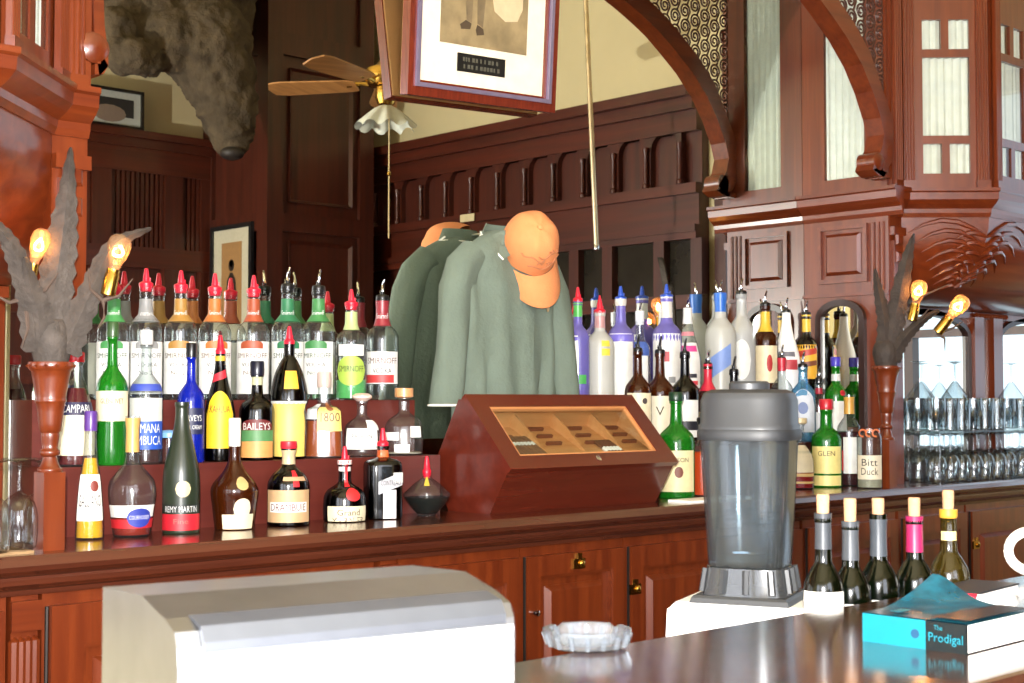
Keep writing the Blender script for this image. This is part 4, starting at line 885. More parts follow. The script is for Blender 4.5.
# sepia print (flat), two standing figures cut off above the knee
SEP = pm('sepia_print', (140, 122, 88), .5, var=.3, scale=14)
pr_ = MB(TF).box(.125, fw-.12, -.0075, -.006, .165, fh-.11).build('photo_print', SEP, fr)
def blob(pts, mat, nm): MB(TF).prism(pts, -.0084, -.0075).build(nm, mat, pr_)
SKIRT = pm('print_pale', (206, 184, 146), .5, var=.1); TRO = pm('print_grey', (116, 100, 74), .5, var=.2)
blob([(.34, .60), (.315, .36), (.335, .28), (.38, .255), (.43, .262), (.45, .30), (.445, .60)], SKIRT, 'dress_print')
blob([(.215, .60), (.21, .40), (.225, .24), (.245, .235), (.252, .40), (.262, .42), (.268, .235), (.29, .225), (.305, .40), (.312, .60)], TRO, 'trousers_print')
blob([(.20, .225), (.222, .24), (.245, .232), (.24, .215), (.205, .212)], pm('print_dark', (76, 62, 46), .5), 'shoe_print')
blob([(.262, .215), (.268, .232), (.292, .222), (.296, .205), (.268, .20)], pm('print_dark', (76, 62, 46), .5), 'shoe_print')
pq = MB(TF).box(.195, .195+.19, -.010, -.006, .088, .142).build('plaque', pm('black_plaque', (24, 24, 22), .35), fr)
for i, (zc_, w_) in enumerate(((.125, .15), (.104, .145))):
    m = MB(TF)
    rr = random.Random(i+2); x = .29-w_/2
    while x < .29+w_/2:
        l = rr.choice((.006, .008, .010)); m.box(x, x+l, -.0108, -.010, zc_-.006, zc_+.006); x += l+rr.choice((.004, .004, .010))
    o = m.build('engraved_line', pm('engraving', (84, 82, 70), .4), pq); o['kind'] = 'stuff'
MB(TF).tube([(.08, .02, fh-.1), (fw/2, .05, fh+.12), (fw-.08, .02, fh-.1)], .0015, 5).build('hanging_wire', STEEL, fr)
# ================================================================== LAMPS made of dried serrated leaves
LEAF = pm('dried_leaf', (64, 56, 50), .75, var=.3, scale=30, bump=.5, bscale=70); LEAFD = pm('dried_leaf_dark', (52, 42, 36), .7, var=.3, scale=30, bump=.5, bscale=70)
TWIG = pm('twig', (74, 58, 48), .8, bump=.3); BULBG = shell('bulb_glass', (255, 214, 170), .8, .04, body=.12); FIL = emis('filament', (255, 196, 120), 120.0)
def cat_path(P, n=24):
    Q = smooth_prof([(p[0]+10, p[1]+10) for p in P], 8); return [(a-10, b-10) for a, b in Q]
def leaf_lamp(px, Y, rim_y, neck_y, block_y, rimw, leaves, bulbs, twigs, label, mat, ped_label=None):
    x = onY(px, 450, Y).x; dep = (Vector((x, Y, 1.3))-CAM).dot(FWD); k = dep/F_PX
    t = thing('leaf_lamp', (x, Y, ZC), label, 'lamp', rz=to_cam(x, Y))
    Z = lambda y: onY(px, y, Y).z-ZC
    # turned pedestal
    zb, zn, zr_ = Z(block_y), Z(neck_y), Z(rim_y); R = rimw*k/2
    MB(Matrix.Rotation(-to_cam(x, Y), 4, 'Z')).box(-R*.5, R*.5, -R*.5, R*.5, 0, zb).build('pedestal_block', WZ, t)
    hgt = zr_-zn
    MB().lathe(smooth_prof([(R*.52, zb), (R*.54, zb+.006), (R*.42, zb+.012), (R*.30, zn-.004), (R*.42, zn), (R*.44, zn+.008), (R*.34, zn+.014), (R*.40, zn+.2*hgt), (R*.40, zn+.24*hgt), (R*.46, zn+.26*hgt), (R*.62, zn+.55*hgt), (R*.68, zn+.58*hgt), (R*.66, zn+.62*hgt), (R*.86, zn+.9*hgt), (R*.96, zr_-.014), (R, zr_-.008), (R*.98, zr_), (R*.7, zr_), (0, zr_-.004)], 3), 24).build('turned_cup', WZ, t, True)
    for i in range(14):
        a = 2*PI*i/14; MB().lathe([(0, -.004), (.0045, 0), (0, .004)], 6, c=(R*math.cos(a), R*math.sin(a), zr_-.008)).build('rim_bead', WZ, t, True)
    MB().lathe(smooth_prof([(R*.72, zr_-.004), (R*.85, zr_+.02), (R*.95, zr_+.05), (R*.7, zr_+.085), (0, zr_+.10)], 3), 14).build('fibre_core', mat, t, True)
    for pts, wd, dz in leaves:
        P = cat_path(pts); n = len(P); V = []
        for i, (a, b) in enumerate(P):
            s = i/(n-1); w = (wd[0]+(wd[1]-wd[0])*min(1, s*2) if s < .5 else wd[1]+(wd[2]-wd[1])*(s-.5)*2)*k/2
            q = P[min(i+1, n-1)]; q0 = P[max(i-1, 0)]; d = Vector((q[0]-q0[0], -(q[1]-q0[1]))).normalized(); nn = Vector((-d.y, d.x))
            ser = 1+.16*(1 if i % 2 else -.4)
            c = Vector(((a-px)*k, dz*s-.01, Z(b)))
            for f, dy in ((-1, 0), (-.45, .010), (0, .016), (.45, .010), (1, 0)):
                e = f*w*(ser if abs(f) == 1 else 1); V.append(c+Vector((nn.x*e, -dy, nn.y*e)))
            for f in (1, 0, -1):
                e = f*w*.8; V.append(c+Vector((nn.x*e, .008, nn.y*e)))
        fs = [(i*8+j, (i+1)*8+j, (i+1)*8+(j+1) % 8, i*8+(j+1) % 8) for i in range(n-1) for j in range(8)]+[tuple(range(8)), tuple((n-1)*8+j for j in range(8))]
        MB().add(V, fs).build('serrated_leaf', mat, t, True, ang=30)
    for (a0, b0), (a1, b1), rb in bulbs:
        p0 = Vector(((a0-px)*k, -.045, Z(b0))); p1 = Vector(((a1-px)*k, -.05, Z(b1))); ax = (p1-p0); L = ax.length; ax.normalize()
        rot = Vector((0, 0, 1)).rotation_difference(ax).to_matrix(); r = rb*k
        so = MB().lathe([(r*.45, 0), (r*.62, .002), (r*.62, L*.35), (r*.56, L*.37), (r*.56, L*.44), (0, L*.45)], 14, c=p0, axis=rot).build('socket', BRASS, t, True)
        bl = MB().lathe(smooth_prof([(r*.45, L*.42), (r*.5, L*.5), (r*.85, L*.68), (r, L*.82), (r*.88, L*.94), (r*.5, L*1.01), (0, L*1.03)], 3), 18, c=p0, axis=rot).build('bulb', BULBG, t, True)
        loop = []
        for i in range(25):
            u = i/24; an = u*2*PI*1.0; loop.append(p0+rot @ Vector((r*.42*math.sin(an*2), r*.12*math.cos(an*3), L*(.86-.20*abs(math.cos(an))))))
        MB().tube(loop, r*.10, 5).build('filament', FIL, bl, True)
    for pts, r0 in twigs:
        P = [Vector(((a-px)*k, -.04-.012*i, Z(b))) for i, (a, b) in enumerate(pts)]
        MB().tube(P, [r0*k*(1-.8*i/(len(P)-1)) for i in range(len(P))], 6).build('twig_claw', TWIG, t, True)
    return t
leaf_lamp(50, -.45, 362, 455, 472, 45,
    [([(46, 352), (54, 280), (62, 210), (66, 150)], (38, 30, 3), -.03), ([(36, 350), (26, 290), (8, 245), (-14, 225)], (26, 20, 5), -.13), ([(62, 352), (84, 300), (108, 246), (144, 228)], (32, 20, 3), -.05), ([(40, 352), (38, 320), (30, 290), (24, 262)], (30, 24, 4), -.08)],
    [((26, 292), (41, 233), 9.5), ((103, 296), (116, 236), 12)],
    [([(26, 296), (14, 285), (10, 265)], 2.5), ([(26, 298), (44, 292), (56, 275)], 2.5), ([(24, 300), (10, 305), (-6, 296)], 3), ([(98, 300), (86, 290), (84, 270)], 2.5), ([(100, 300), (114, 296), (127, 279)], 2.5), ([(99, 300), (100, 318), (93, 330)], 2.5), ([(25, 298), (28, 330), (22, 350)], 3)],
    'dried serrated-leaf lamp with two glowing bulbs on turned pedestal, left', LEAF)
leaf_lamp(887, -.47, 366, 428, 440, 28,
    [([(889, 360), (897, 315), (908, 262), (915, 236)], (24, 16, 1.5), -.03), ([(885, 360), (886, 325), (880, 290), (877, 270)], (18, 12, 2), -.03), ([(893, 360), (904, 340), (922, 322), (938, 312)], (16, 10, 3), -.05)],
    [((912, 322), (921, 283), 8), ((936, 334), (963, 300), 8.5)],
    [([(912, 322), (905, 312), (901, 304)], 1.8), ([(912, 322), (922, 318), (929, 310)], 1.8), ([(936, 334), (943, 340), (943, 352)], 1.8), ([(936, 334), (950, 330), (960, 324)], 1.8), ([(905, 315), (922, 298), (948, 287)], 2)],
    'dark leaf lamp with two glowing bulbs on turned pedestal beside the glassware', LEAFD)
# ================================================================== GLASSWARE
wg = [(0, 0), (.030, 0), (.034, .004), (.037, .03), (.037, .06), (.030, .092), (.012, .108), (.004, .114), (.0035, .165), (.008, .172), (.033, .177), (.034, .18), (0, .18)]
wine_me = MB().lathe(smooth_prof(wg, 2), 16).mesh('wine_glass', GLASSW, True)
rk = [(0, .012), (.030, .012), (.0335, .1), (.0345, .118), (.036, .12), (.037, .118), (.036, .1), (.032, .002), (.030, 0), (0, 0)]
rock_me = MB().lathe(rk, 16).mesh('rocks_glass', GLASSW, True)
mart = [(0, .0), (.050, .0), (.051, .003), (.012, .060), (.004, .066), (.0035, .13), (.008, .136), (.032, .14), (0, .141)]
mart_me = MB().lathe(mart, 16).mesh('cocktail_glass', GLASSW, True)
gx = 4.66; gy0 = -.28
sh_ = thing('glass_shelf', (4.62, -.5, 1.279), 'clear glass shelf between two tiers of glasses', 'shelf')
MB().box(.08, 1.55, 0, .262, 0, .008).build('shelf_pane', PANE, sh_)
for i in range(5):
    for j in (0, 1): MB().lathe([(.003, 0), (.003, 1.279-ZC)], 8, c=(.101+i*.352, .008+j*.246, ZC-1.279)).build('shelf_leg', GLASSW, sh_, True)
rowname = ('front', 'middle', 'back')
gob = [(0, 0), (.026, 0), (.026, .003), (.004, .008), (.0035, .03), (.012, .036), (.032, .055), (.036, .085), (.034, .12), (.0325, .12), (.033, .085), (.028, .058), (0, .040)]
gob_me = MB().lathe(smooth_prof(gob, 2), 16).mesh('goblet', GLASSW, True); rg = random.Random(11)
for r in range(3):
    for c in range(13):
        x = 4.765+c*.088+(.02 if r % 2 else 0)+rg.uniform(-.005, .005); y = -.455+r*.088+rg.uniform(-.005, .005)
        if x > 5.9: continue
        o = link('wine_glass', wine_me, None, (x, y, ZC)); tag(o, 'upturned clear wine glass, %s from the right lamp in the %s row on the counter' % (ORD[c], rowname[r]), 'glass', 'wine glasses, lower tier')
        g = (c*7+r*3) % 3 == 0
        o = link('goblet' if g else 'rocks_glass', gob_me if g else rock_me, None, (x, y, 1.287)); tag(o, 'clear %s, %s from the right lamp in the %s row on the glass shelf' % ('short-stemmed goblet' if g else 'rocks glass', ORD[c], rowname[r]), 'glass', 'glasses on the upper tier')
for i, (c, r) in enumerate(((2, 2), (3, 1), (5, 2), (8, 1))):
    x = 4.765+c*.088+(.02 if r % 2 else 0)
    o = link('cocktail_glass', mart_me, None, (x, -.455+r*.088, 1.287+.1205)); tag(o, 'upturned cocktail glass standing on the rocks glasses, %s from the right lamp' % ('first', 'second', 'third', 'fourth')[i], 'glass', 'cocktail glasses on top')
for i, (px, Y) in enumerate(((-8, -.50), (19, -.46), (40, -.31))):
    p = onY(px, 500, Y); z0 = ZC+.008 if i < 2 else ZC
    o = link('wine_glass', wine_me, None, (p.x, Y, z0)); tag(o, ('upturned wine glass on the mat at the left edge', 'upturned wine glass on the mat beside the left pedestal', 'upturned wine glass behind the left pedestal')[i], 'glass')
mp = onY(0, 545, -.46)
tag(MB().cbox(-.45, .045, -.09, .075, 0, .008, .003).build('bar_mat', pm('tan_mat', (150, 120, 84), .9, bump=.6, bscale=300), None, loc=(mp.x, -.43, ZC)), 'tan woven mat under the glasses at the left end of the counter', 'mat')
q = onY(672, 500, -.33)
tag(MB().prism([(-.13, -.09), (.16, -.09), (.18, -.075), (.18, .0), (-.13, .0)], 0, .006, 'xy').build('paper_sheet', WHITE, None, loc=(q.x+.03, -.40, ZC)), 'white sheet lying at the front of the counter right of the humidor', 'paper')
# ================================================================== FRONT BAR
BT = 1.08; B0, B1 = -2.415, -1.95
bar = thing('front_bar', (0, B0, 0), 'polished dark wooden bar counter in the foreground', 'bar')
TBR = Matrix.Translation((0, -B0, 0))
pf = [(B0, BT-.012), (B0+.006, BT-.002), (B0+.012, BT), (B1-.006, BT), (B1, BT-.006), (B1, BT-.04), (B0+.01, BT-.04), (B0, BT-.03)]
MB(TBR).prism(pf, -1.6, 4.6, 'yz').build('bar_top', WBAR, bar)
MB(TBR).prism([(B0-.001, BT-.012), (B0-.02, BT-.02), (B0-.026, BT-.045), (B0-.012, BT-.07), (B0+.02, BT-.07), (B0+.02, BT-.041), (B0-.001, BT-.041)], -1.6, 4.6, 'yz').build('edge_moulding', WX, bar)
MB(TBR).box(-1.6, 4.6, B0+.08, B0+.12, 0, BT-.041).build('front_panel', WX, bar)
MB(TBR).box(-1.6, 4.6, B0+.12, -1.40, .87, .90).build('work_shelf', STEEL, bar)
MB(TBR).box(-1.6, 4.6, -1.5, -1.46, 0, .87).build('shelf_back', WX, bar)
# open wine bottles in the well
def wineb(px, top, glass, label, foil, c, lab_y=590, at=0, extra=()):
    b = bottle(px, 0, 'wine', 41, top, glass, label, None, neck=(c, foil[0], foil[1]) if foil else None, Y=-1.897, z=.90, name='wine_bottle', group='open wine bottles behind the bar', capspec=('plug', .0, CORKM),
               labels=[(lab_y, 650, 70, (240, 238, 230), {'at': at})]+list(extra))
    return b
def plug_cork(b, h):
    g = [c for c in b.children if c.name.startswith('glass')][0]; H = max(v.co.z for v in g.data.vertices)
    MB().lathe([(.0095, -.012), (.0098, 0), (.0104, h*.9), (.0096, h), (0, h)], 14).build('cork', CORKM, b, True, (0, 0, H))
def wine(px, ct, gt, *a, **k): b = wineb(px, gt, *a, **k); plug_cork(b, (gt-ct)*2.55/F_PX)
wine(822, 496, 513, 'dgreen', 'wine bottle with tall grey capsule nearest the blender', (513, 549), (66, 70, 76), 590)
wine(849, 500, 521, 'dgreen', 'wine bottle with lower grey capsule, second from the blender', (521, 560), (74, 78, 84), 602)
wine(877, 499, 514, 'dgreen', 'wine bottle with green lip above its grey capsule', (519, 556), (66, 72, 80), 598)
wine(913, 498, 516, 'dgreen', 'wine bottle with magenta capsule behind the book', (516, 552), (170, 36, 90), 606)
wine(947, 490, 509, 'olive', 'yellow-green white wine bottle at the right of the row', None, (220, 160, 60), 588, extra=[(531, 540, 60, (236, 214, 150), {'name': 'neck_tag'}), (509, 518, 180, (214, 160, 50), {'name': 'lip_foil'})])
# blender
bp_ = onY(750, 500, -1.68); bx_ = bp_.x
bl = thing('blender', (bx_, -1.68, .90), 'bar blender with clear jar, grey lid and white motor base', 'blender', rz=to_cam(bx_, -1.68)+math.radians(-14)); bl.scale = (1.045,)*3
def tapered(z0, w0, d0, z1, w1, d1, c=.012):
    m = MB(); n = 4; vs = []
    for z, w_, d_ in ((z0, w0, d0), (z1-c, w1, d1), (z1, w1-2*c, d1-2*c)):
        for sx_, sy_ in ((-1, -1), (1, -1), (1, 1), (-1, 1)): vs.append((sx_*w_/2, sy_*d_/2, z))
    return m.add(vs, [(i*4+j, i*4+(j+1) % 4, i*4+4+(j+1) % 4, i*4+4+j) for i in range(2) for j in range(4)]+[(3, 2, 1, 0), (8, 9, 10, 11)])
tapered(0, .245, .195, .146, .235, .18).build('motor_base', WHITE, bl)
k = 2.437/F_PX; z0 = .146
GREYP = pm('grey_rubber', (48, 50, 53), .4); CLEARP = shell('jar_plastic', (206, 214, 218), .5, .05, body=.025)
tapered(z0, .165, .165, z0+.012, .160, .160, .004).build('foot_plate', GREYP, bl)
ft = MB().lathe([(.072, z0+.012), (.070, z0+.02), (.064, z0+.056), (0, z0+.056)], 24, 5.0).build('jar_foot', shell('foot_plastic', (120, 124, 128), .5, .06, body=.2), bl, True)
for i in range(12):
    a = 2*PI*i/12+.13; qx, qy = sect(a, 5.0, 1); r = .072
    MB().tube([(r*qx, r*qy, z0+.016), (r*.92*qx, r*.92*qy, z0+.054)], .006, 6).build('foot_rib', GREYP, bl, True)
jar = MB().lathe([(.062, z0+.057), (.064, z0+.06), (.070, z0+.16), (.0755, z0+.27), (.077, z0+.282), (.0735, z0+.282), (.072, z0+.27), (.066, z0+.16), (.060, z0+.066), (0, z0+.064)], 32, 4.0).build('jar', CLEARP, bl, True)
for i in range(4):
    a = i*PI/2+.0; 
    for dxx in (-.028, .028):
        c, s_ = math.cos(a), math.sin(a)
        def rot(u, v, z): return (c*u-s_*v, s_*u+c*v, z)
        MB().add([rot(dxx-.011, -.071, z0+.255), rot(dxx+.011, -.071, z0+.255), rot(dxx, -.062, z0+.262), rot(dxx, -.0615, z0+.10), rot(dxx, -.060, z0+.255)], [(0, 1, 2), (0, 3, 1), (0, 4, 3), (1, 3, 4), (0, 2, 4), (1, 4, 2)]).build('jar_rib', CLEARP, jar)
for i in range(4):
    a = i*PI/2+.4; MB().prism([(0, -.006), (.03, -.003), (.03, .003), (0, .006)], z0+.072+.002*i, z0+.075+.002*i, 'xy').build('cutter', CHROME, bl).rotation_euler = (0, 0, a)
lz = z0+.27
ld = MB().lathe([(.0785, lz), (.080, lz+.004), (.080, lz+.020), (.0775, lz+.024), (.077, lz+.062), (.072, lz+.074), (.060, lz+.080), (0, lz+.080)], 32, 3.2).build('lid', GREYP, bl, True)
MB().lathe([(.034, lz+.080), (.034, lz+.090), (.03, lz+.094), (0, lz+.094)], 20).build('lid_plug', GREYP, ld, True)
MB().lathe([(.0815, lz-.004), (.0825, lz), (.0825, lz+.010), (.081, lz+.014)], 32, 3.2).build('lid_rim', pm('dark_rubber', (34, 36, 39), .5), ld, True)
# ashtray
ap = onZ(587, 648, BT)
at_ = thing('ashtray', (ap.x, ap.y, BT), 'round clear glass ashtray on the bar top', 'ashtray')
ASHG = shell('cut_glass', (232, 238, 244), .4, .07, body=.06)
m = MB(); seg = 32; prof = [(.040, 0), (.050, .004), (.056, .020), (.056, .026), (.049, .026), (.043, .012), (.036, .007), (0, .007)]; vs = []
for i, (r, z) in enumerate(prof):
    for j in range(seg):
        a = 2*PI*j/seg; notch = -.008 if (j % 8 == 0 and z > .02) else 0; f = 1+.025*math.cos(8*a)
        vs.append((r*f*math.cos(a), r*f*math.sin(a), z+notch))
m.add(vs, [(i*seg+j, i*seg+(j+1) % seg, (i+1)*seg+(j+1) % seg, (i+1)*seg+j) for i in range(len(prof)-1) for j in range(seg)]+[tuple(range(seg-1, -1, -1))])
m.build('bowl', ASHG, at_, True, ang=25)
for j in range(16):
    a = 2*PI*j/16; MB().tube([(.0505*math.cos(a), .0505*math.sin(a), .005), (.0565*math.cos(a), .0565*math.sin(a), .021)], .0035, 6).build('facet', ASHG, at_)
# book
A, B, C = onZ(863, 641, BT), onZ(967, 655, BT), onZ(1016, 636, BT)
U = (B-A); sl_ = U.length; ang = math.atan2(U.y, U.x); V = Vector((-math.sin(ang), math.cos(ang), 0)); wdt = max(.1, (C-B).dot(V)); th_ = 28*(A-CAM).dot(FWD)/F_PX
bk = thing('paperback_book', (A.x, A.y, BT), 'thick paperback with turquoise and black cover, curled at one corner', 'book', rz=ang)
TEAL = pm('turquoise_print', (16, 108, 124), .3); DTEAL = pm('dark_teal_cover', (12, 74, 92), .2, var=.5, scale=30); BKC = pm('black_cover', (16, 24, 28), .25); PAGES = pm('pages', (244, 240, 232), .8, var=.05, scale=200)
MB().box(.002, sl_-.001, .003, wdt, .0015, th_-.0015).build('page_block', PAGES, bk)
MB().box(0, sl_, 0, wdt+.001, 0, .0015).build('back_cover', BKC, bk)
sp_ = MB().box(0, sl_*.62, -.001, .0028, 0, th_).build('spine', TEAL, bk)
MB().box(sl_*.62, sl_, -.001, .0028, 0, th_).build('spine_title_panel', BKC, bk)
TT = Matrix.Identity(4)
flat_text('The', sl_*.08, th_*.16, Matrix.Translation((sl_*.74, -.0016, th_*.80)), TEAL, sp_); flat_text('Prodigal', sl_*.32, th_*.40, Matrix.Translation((sl_*.81, -.0016, th_*.42)), TEAL, sp_)
MB().lathe([(0, 0), (.006, 0), (.006, .0006), (0, .0006)], 14, c=(sl_*.52, -.001, th_*.5), axis=Matrix.Rotation(PI/2, 3, 'X')).build('emblem', pm('dark_blue_print', (24, 60, 90), .4), sp_)
n1, n2 = 14, 10; vs = []
for i in range(n1+1):
    for j in range(n2+1):
        u, v = i/n1, j/n2; lift = .034*max(0, v-.25)**1.5*math.exp(-((u-.02)/.32)**2)*1.6
        vs.append((u*sl_, v*(wdt+.001), th_+lift))
vs += [(x, y, z+.0012) for x, y, z in vs]; o_ = (n1+1)*(n2+1)
fs = [(i*(n2+1)+j, (i+1)*(n2+1)+j, (i+1)*(n2+1)+j+1, i*(n2+1)+j+1) for i in range(n1) for j in range(n2)]; fs += [tuple(q+o_ for q in f) for f in fs]
cv = MB().add(vs, fs).build('front_cover', DTEAL, bk, True)
MB().prism([(sl_*.6, .01), (sl_*.98, .01), (sl_*.98, wdt*.95), (sl_*.7, wdt*.95)], th_+.0035, th_+.004, 'xy').build('cover_panel', BKC, cv)
MB().prism([(sl_*.20, wdt*.10), (sl_*.30, wdt*.10), (sl_*.30, wdt*.25), (sl_*.20, wdt*.25)], th_+.0035, th_+.004, 'xy').build('cover_spot', TEAL, cv)
# notebook, marker, mug at the right end
nb_ = onZ(985, 597, BT)
nt = thing('notebook', (nb_.x, nb_.y+.02, BT), 'thin black notebook lying on the bar behind the book', 'notebook', rz=math.radians(6))
MB().box(-.05, .11, -.03, .05, 0, .010).build('page_block', PAGES, nt); MB().box(-.052, .112, -.032, .052, .010, .0125).build('cover', pm('black_card', (26, 28, 36), .5), nt)
p0, p1 = onZ(957, 603, BT), onZ(1016, 607, BT); p0.z = p1.z = BT
mk_ = thing('marker_pen', (p0.x, p0.y, BT), 'white marker pen with red cap between book and notebook', 'pen', rz=math.atan2(p1.y-p0.y, p1.x-p0.x)); l = (p1-p0).length
MB().tube([(l*.36, 0, .008), (l, 0, .008)], .008, 12).build('barrel', WHITE, mk_, True); MB().tube([(0, 0, .008), (.004, 0, .008), (l*.36, 0, .008)], [.005, .0085, .0085], 12).build('pen_cap', RED, mk_, True)
mg = onZ(1058, 582, BT)
mug = thing('mug', (mg.x, mg.y, BT), 'white mug cut off by the right edge of the picture', 'mug', rz=to_cam(mg.x, mg.y))
MB().lathe([(0, .004), (.036, .004), (.040, .09), (.041, .092), (.043, .09), (.042, .004), (.038, 0), (0, 0)], 28).build('cup', WHITE, mug, True)
MB().tube([(-.040-.042*math.sin(PI*i/14), 0, .052+.036*math.cos(PI*i/14)) for i in range(15)], .009, 10).build('handle', WHITE, mug, True)
# steel box in the left foreground
zt = 1.222
P1, P2, P3 = onZ(178, 629, zt), onZ(515, 599, zt), onZ(84, 602, zt)
U = P2-P1; ul = U.length; ang = math.atan2(U.y, U.x); V = Vector((-math.sin(ang), math.cos(ang), 0)); dl = (P3-P1).dot(V)
sb = thing('steel_dispenser', (P1.x, P1.y, BT), 'brushed steel box with flash-whitened front standing on the bar at the lower left', 'dispenser', rz=ang)
hh = zt-BT
SATIN = pm('satin_steel', (158, 161, 166), .34, 1.0); FLASHW = pm('flash_white_steel', (232, 232, 234), .3)  # the front's white is flash glare on steel, put into its colour
body = [(0, 0), (dl, 0), (dl, hh+.012), (dl*.45, hh+.016), (.03, hh+.004), (.008, hh-.004), (.002, hh-.016), (0, hh-.03)]
MB().prism(body, .0, ul, 'yz').build('body', SATIN, sb)
MB().box(.004, ul-.004, -.003, -.0002, 0, hh-.022).build('front_panel', FLASHW, sb)
MB().prism([(-.004, hh-.020), (-.004, hh-.012), (.004, hh+.0), (.03, hh+.0055), (.03, hh+.0045), (.006, hh-.003), (-.0005, hh-.014), (-.0005, hh-.020)], .02, ul-.012, 'yz').build('front_lip', pm('grey_lip', (96, 100, 108), .4, .8), sb)
MB().prism([(ul*.72, .0), (ul*.93, .0), (ul*.93, hh*.55), (ul*.84, hh*.74), (ul*.70, hh*.55)], -.0036, -.003).build('painted_reflection', pm('yellow_reflection', (244, 226, 170), .5, var=.2, scale=40), sb)  # yellowish reflection in the front, drawn as a pale coloured patch
# ================================================================== THINGS SEEN IN THE MIRROR
fc = seenY(386, 94, -2.24)
fan = thing('ceiling_fan', (fc.x, fc.y, fc.z), 'brass ceiling fan with wooden blades and ruffled glass shade, seen in the mirror', 'fan')
MB().tube([(0, 0, .16), (0, 0, ZT-fc.z)], .014, 10).build('down_rod', BRASS, fan, True)
MB().lathe([(0, .17), (.03, .165), (.05, .14), (.095, .12), (.10, .10), (.10, .06), (.085, .04), (.05, .035), (0, .03)], 24).build('motor', BRASS, fan, True)
MB().lathe([(0, .035), (.05, .03), (.052, -.02), (.04, -.05), (.02, -.06), (0, -.06)], 20).build('switch_housing', BRASS, fan, True)
FANW = wood('fan_blade_wood', (140, 94, 50), (176, 124, 72), 'x', .45, .1)
a0 = math.atan2(RGT.y, RGT.x)
for i in range(5):
    av = a0+math.radians(170+72*i); ar = -av            # angle in the mirrored view -> real room
    T = Matrix.Rotation(ar, 4, 'Z') @ Matrix.Rotation(math.radians(-13), 4, 'X')
    pts = [(.15, -.05), (.20, -.06), (.52, -.072), (.58, -.06), (.60, 0), (.58, .06), (.52, .072), (.20, .06), (.15, .05)]
    b_ = MB(T).prism(pts, .045, .053, 'xy').build('blade', FANW, fan)
    MB(T).tube([(.07, 0, .05), (.12, .0, .058), (.20, 0, .058)], [.012, .010, .016], 8).build('blade_iron', BRASS, b_, True)
rf = []
for i in range(9):
    s = i/8; r = .035+.105*s**.8; rf.append([(r*(1+.10*s*math.sin(9*a))*math.cos(a), r*(1+.10*s*math.sin(9*a))*math.sin(a), -.06-.10*s+.015*s*math.cos(9*a)) for a in [2*PI*k/72 for k in range(72)]])
loft(rf, 'ruffled_shade', pm('milk_glass', (214, 218, 206), .25, bump=.2), fan, cap=False)
MB().tube([(0.02, 0, -.06), (.02, 0, -.70)], .0035, 6).build('pull_chain', pm('pull_cord', (214, 190, 140), .5), fan); MB().lathe([(0, -.40), (.009, -.392), (.009, -.38), (0, -.372)], 8, c=(.02, 0, 0)).build('chain_bead', BRASS, fan, True)
# leaning pole
pt_, pb_ = seenY(584, -40, -2.27), seenY(596.5, 246, -2.27)
d_ = (pt_-pb_); top_ = pb_+d_*((ZT-pb_.z)/d_.z)
po = thing('hanging_pole', (pb_.x, pb_.y, pb_.z), 'long thin pale metal pole hanging from above, seen in the mirror', 'pole')
MB().tube([(0, 0, 0), tuple(top_-pb_)], .0145, 12).build('shaft', pm('pale_brass', (226, 206, 170), .25, .6), po, True); MB().lathe([(0, -.03), (.016, -.02), (.018, 0), (.012, .01)], 12).build('end_knob', CHROME, po, True)
# mounted animal head
FUR = pm('brown_fur', (80, 68, 52), .95, var=.35, scale=9, bump=.8, bscale=55)
def blobs(name, items, parent, org, mat, vox=.018):
    bm = bmesh.new()
    for (px, py, r, dy, sy) in items:
        c = seenY(px, py, -4.62+dy); kk = ((Vector((c.x, -c.y, c.z))-CAM).dot(FWD))/F_PX
        M = Matrix.Translation(c-org) @ Matrix.Diagonal((r*kk, r*kk, r*kk*sy, 1)); bmesh.ops.create_icosphere(bm, subdivisions=3, radius=1, matrix=M)
    me = bpy.data.meshes.new(name); bm.to_mesh(me); bm.free(); me.materials.append(mat)
    o = link(name, me, parent); r_ = o.modifiers.new('r', 'REMESH'); r_.mode = 'VOXEL'; r_.voxel_size = vox; r_.use_smooth_shade = True
    s_ = o.modifiers.new('s', 'SMOOTH'); s_.iterations = 5; s_.factor = .6
    t2 = bpy.data.textures.new('tuft_'+name, 'CLOUDS'); t2.noise_scale = .035
    tx = bpy.data.textures.new('fur_'+name, 'CLOUDS'); tx.noise_scale = .09; dm = o.modifiers.new('d', 'DISPLACE'); dm.texture = tx; dm.strength = .05; dm.mid_level = .5; d2 = o.modifiers.new('t', 'DISPLACE'); d2.texture = t2; d2.strength = .03; d2.mid_level = .5
    return o
org = seenY(190, 20, -5.45); org.y = YB+.02
an = thing('animal_head_mount', tuple(org), 'big shaggy brown mounted animal head hanging muzzle down, seen in the mirror', 'taxidermy')
blobs('furry_head', [(160, -10, 46, -.42, 1), (160, -20, 40, -.68, 1), (195, 5, 60, -.28, 1), (150, 15, 46, -.22, 1), (115, 30, 24, -.05, 1), (195, -30, 66, -.2, 1), (206, 45, 46, .02, 1.1), (218, 75, 38, .06, 1.1), (226, 102, 32, .08, 1.1), (230, 125, 25, .10, 1.1), (233, 140, 19, .11, 1.0), (128, 56, 25, .05, .8), (146, 62, 18, .05, .9), (170, 40, 34, 0, 1)], an, org, FUR)
nz = seenY(232, 153, -4.46)-org
MB().lathe([(.22, 0), (.25, .03), (.25, .05), (.20, .16), (0, .16)], 28, c=(-.16, 0, .1), axis=Matrix.Rotation(-PI/2, 3, 'X')).build('wall_plaque', WROOM, an, True)
MB().lathe(smooth_prof([(0, -.05), (.06, -.03), (.075, 0), (.05, .03), (0, .04)], 3), 14, c=nz).build('nose', pm('dark_nose', (44, 38, 36), .5), an, True)
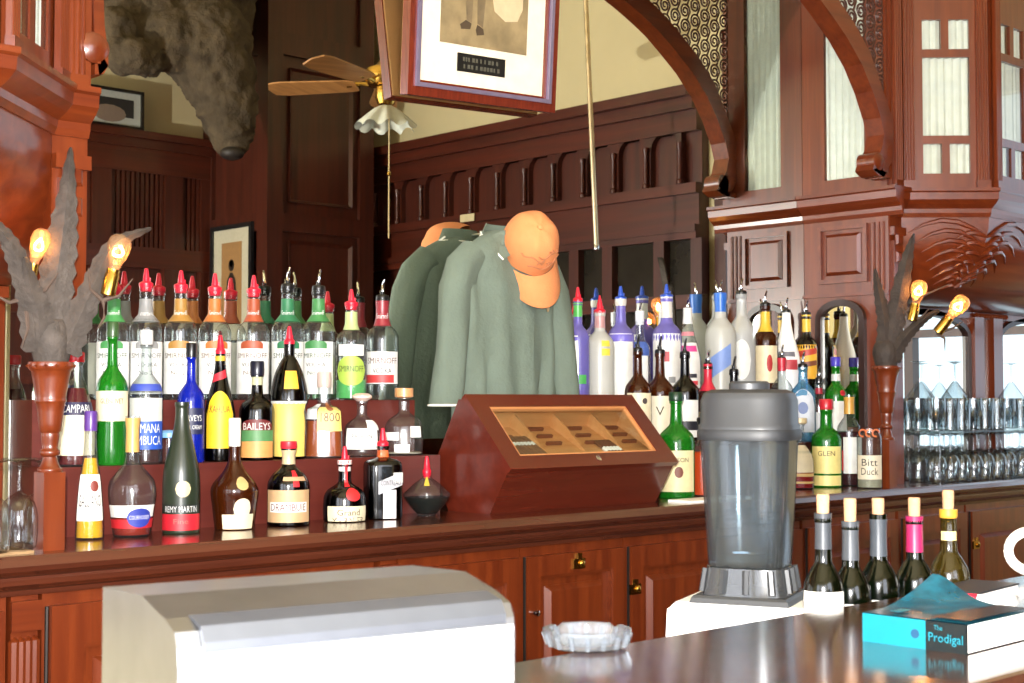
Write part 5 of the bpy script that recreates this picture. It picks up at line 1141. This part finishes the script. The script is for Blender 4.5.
# pictures in the reflected room
def wall_picture(name, label, T, w_, h_, fcol, mcol, pcol, mw=.06, fwid=.02, fig=None):
    t = thing(name, T.to_translation(), label, 'picture'); T = Matrix.Translation(-T.to_translation()) @ T
    MB(T).ring(0, w_, 0, h_, fwid, -.025, 0).build('frame', pm('frame_%02x%02x%02x' % fcol, fcol, .4), t)
    MB(T).box(fwid*.7, w_-fwid*.7, -.010, -.004, fwid*.7, h_-fwid*.7).build('mat_board', colmat(mcol), t)
    p_ = MB(T).box(fwid+mw, w_-fwid-mw, -.012, -.010, fwid+mw*1.1, h_-fwid-mw*.9).build('print', colmat(pcol), t)
    if fig:
        for pts, c in fig: MB(T).prism([(x*w_, z*h_) for x, z in pts], -.0132, -.012).build('printed_figure', colmat(c), p_)
    return t
a, b = seenX(213, 228, BX0-.002), seenX(254, 223, BX0-.002); zlow = seenX(230, 345, BX0).z
Tpic = face_T((BX0-.001, a.y, zlow), (0, 1, 0), (-1, 0, 0))
Tpic = Matrix(((0, 1, 0, BX0-.001), (1, 0, 0, a.y), (0, 0, 1, zlow), (0, 0, 0, 1)))
oval = lambda cx, cz, rx, rz: [(cx+rx*math.cos(2*PI*i/14), cz+rz*math.sin(2*PI*i/14)) for i in range(14)]
wall_picture('framed_portrait', 'narrow framed portrait of a bearded figure on tan paper, hung on the pier', Tpic, b.y-a.y, a.z-zlow, (24, 24, 26), (226, 220, 196), (186, 142, 92), .10, .03,
    [(oval(.5, .66, .07, .05), (60, 44, 34)), ([(.36, .36), (.40, .54), (.47, .6), (.53, .6), (.60, .54), (.64, .36)], (60, 46, 38)), (oval(.5, .675, .045, .03), (150, 110, 80))])
a, b = seenY(66, 88, YW+.06), seenY(143, 93, YW+.06)
Tpic = Matrix(((1, 0, 0, a.x), (0, -1, 0, YW+.055), (0, 0, 1, ZW+.031), (0, 0, 0, 1)))
wall_picture('landscape_picture', 'black framed picture with white mat standing on the panelling ledge below the animal head', Tpic, b.x-a.x, max(.18, b.z-ZW-.03), (26, 22, 20), (206, 210, 206), (52, 50, 50), .05, .02,
    [(oval(.55, .35, .22, .22), (150, 130, 116))])
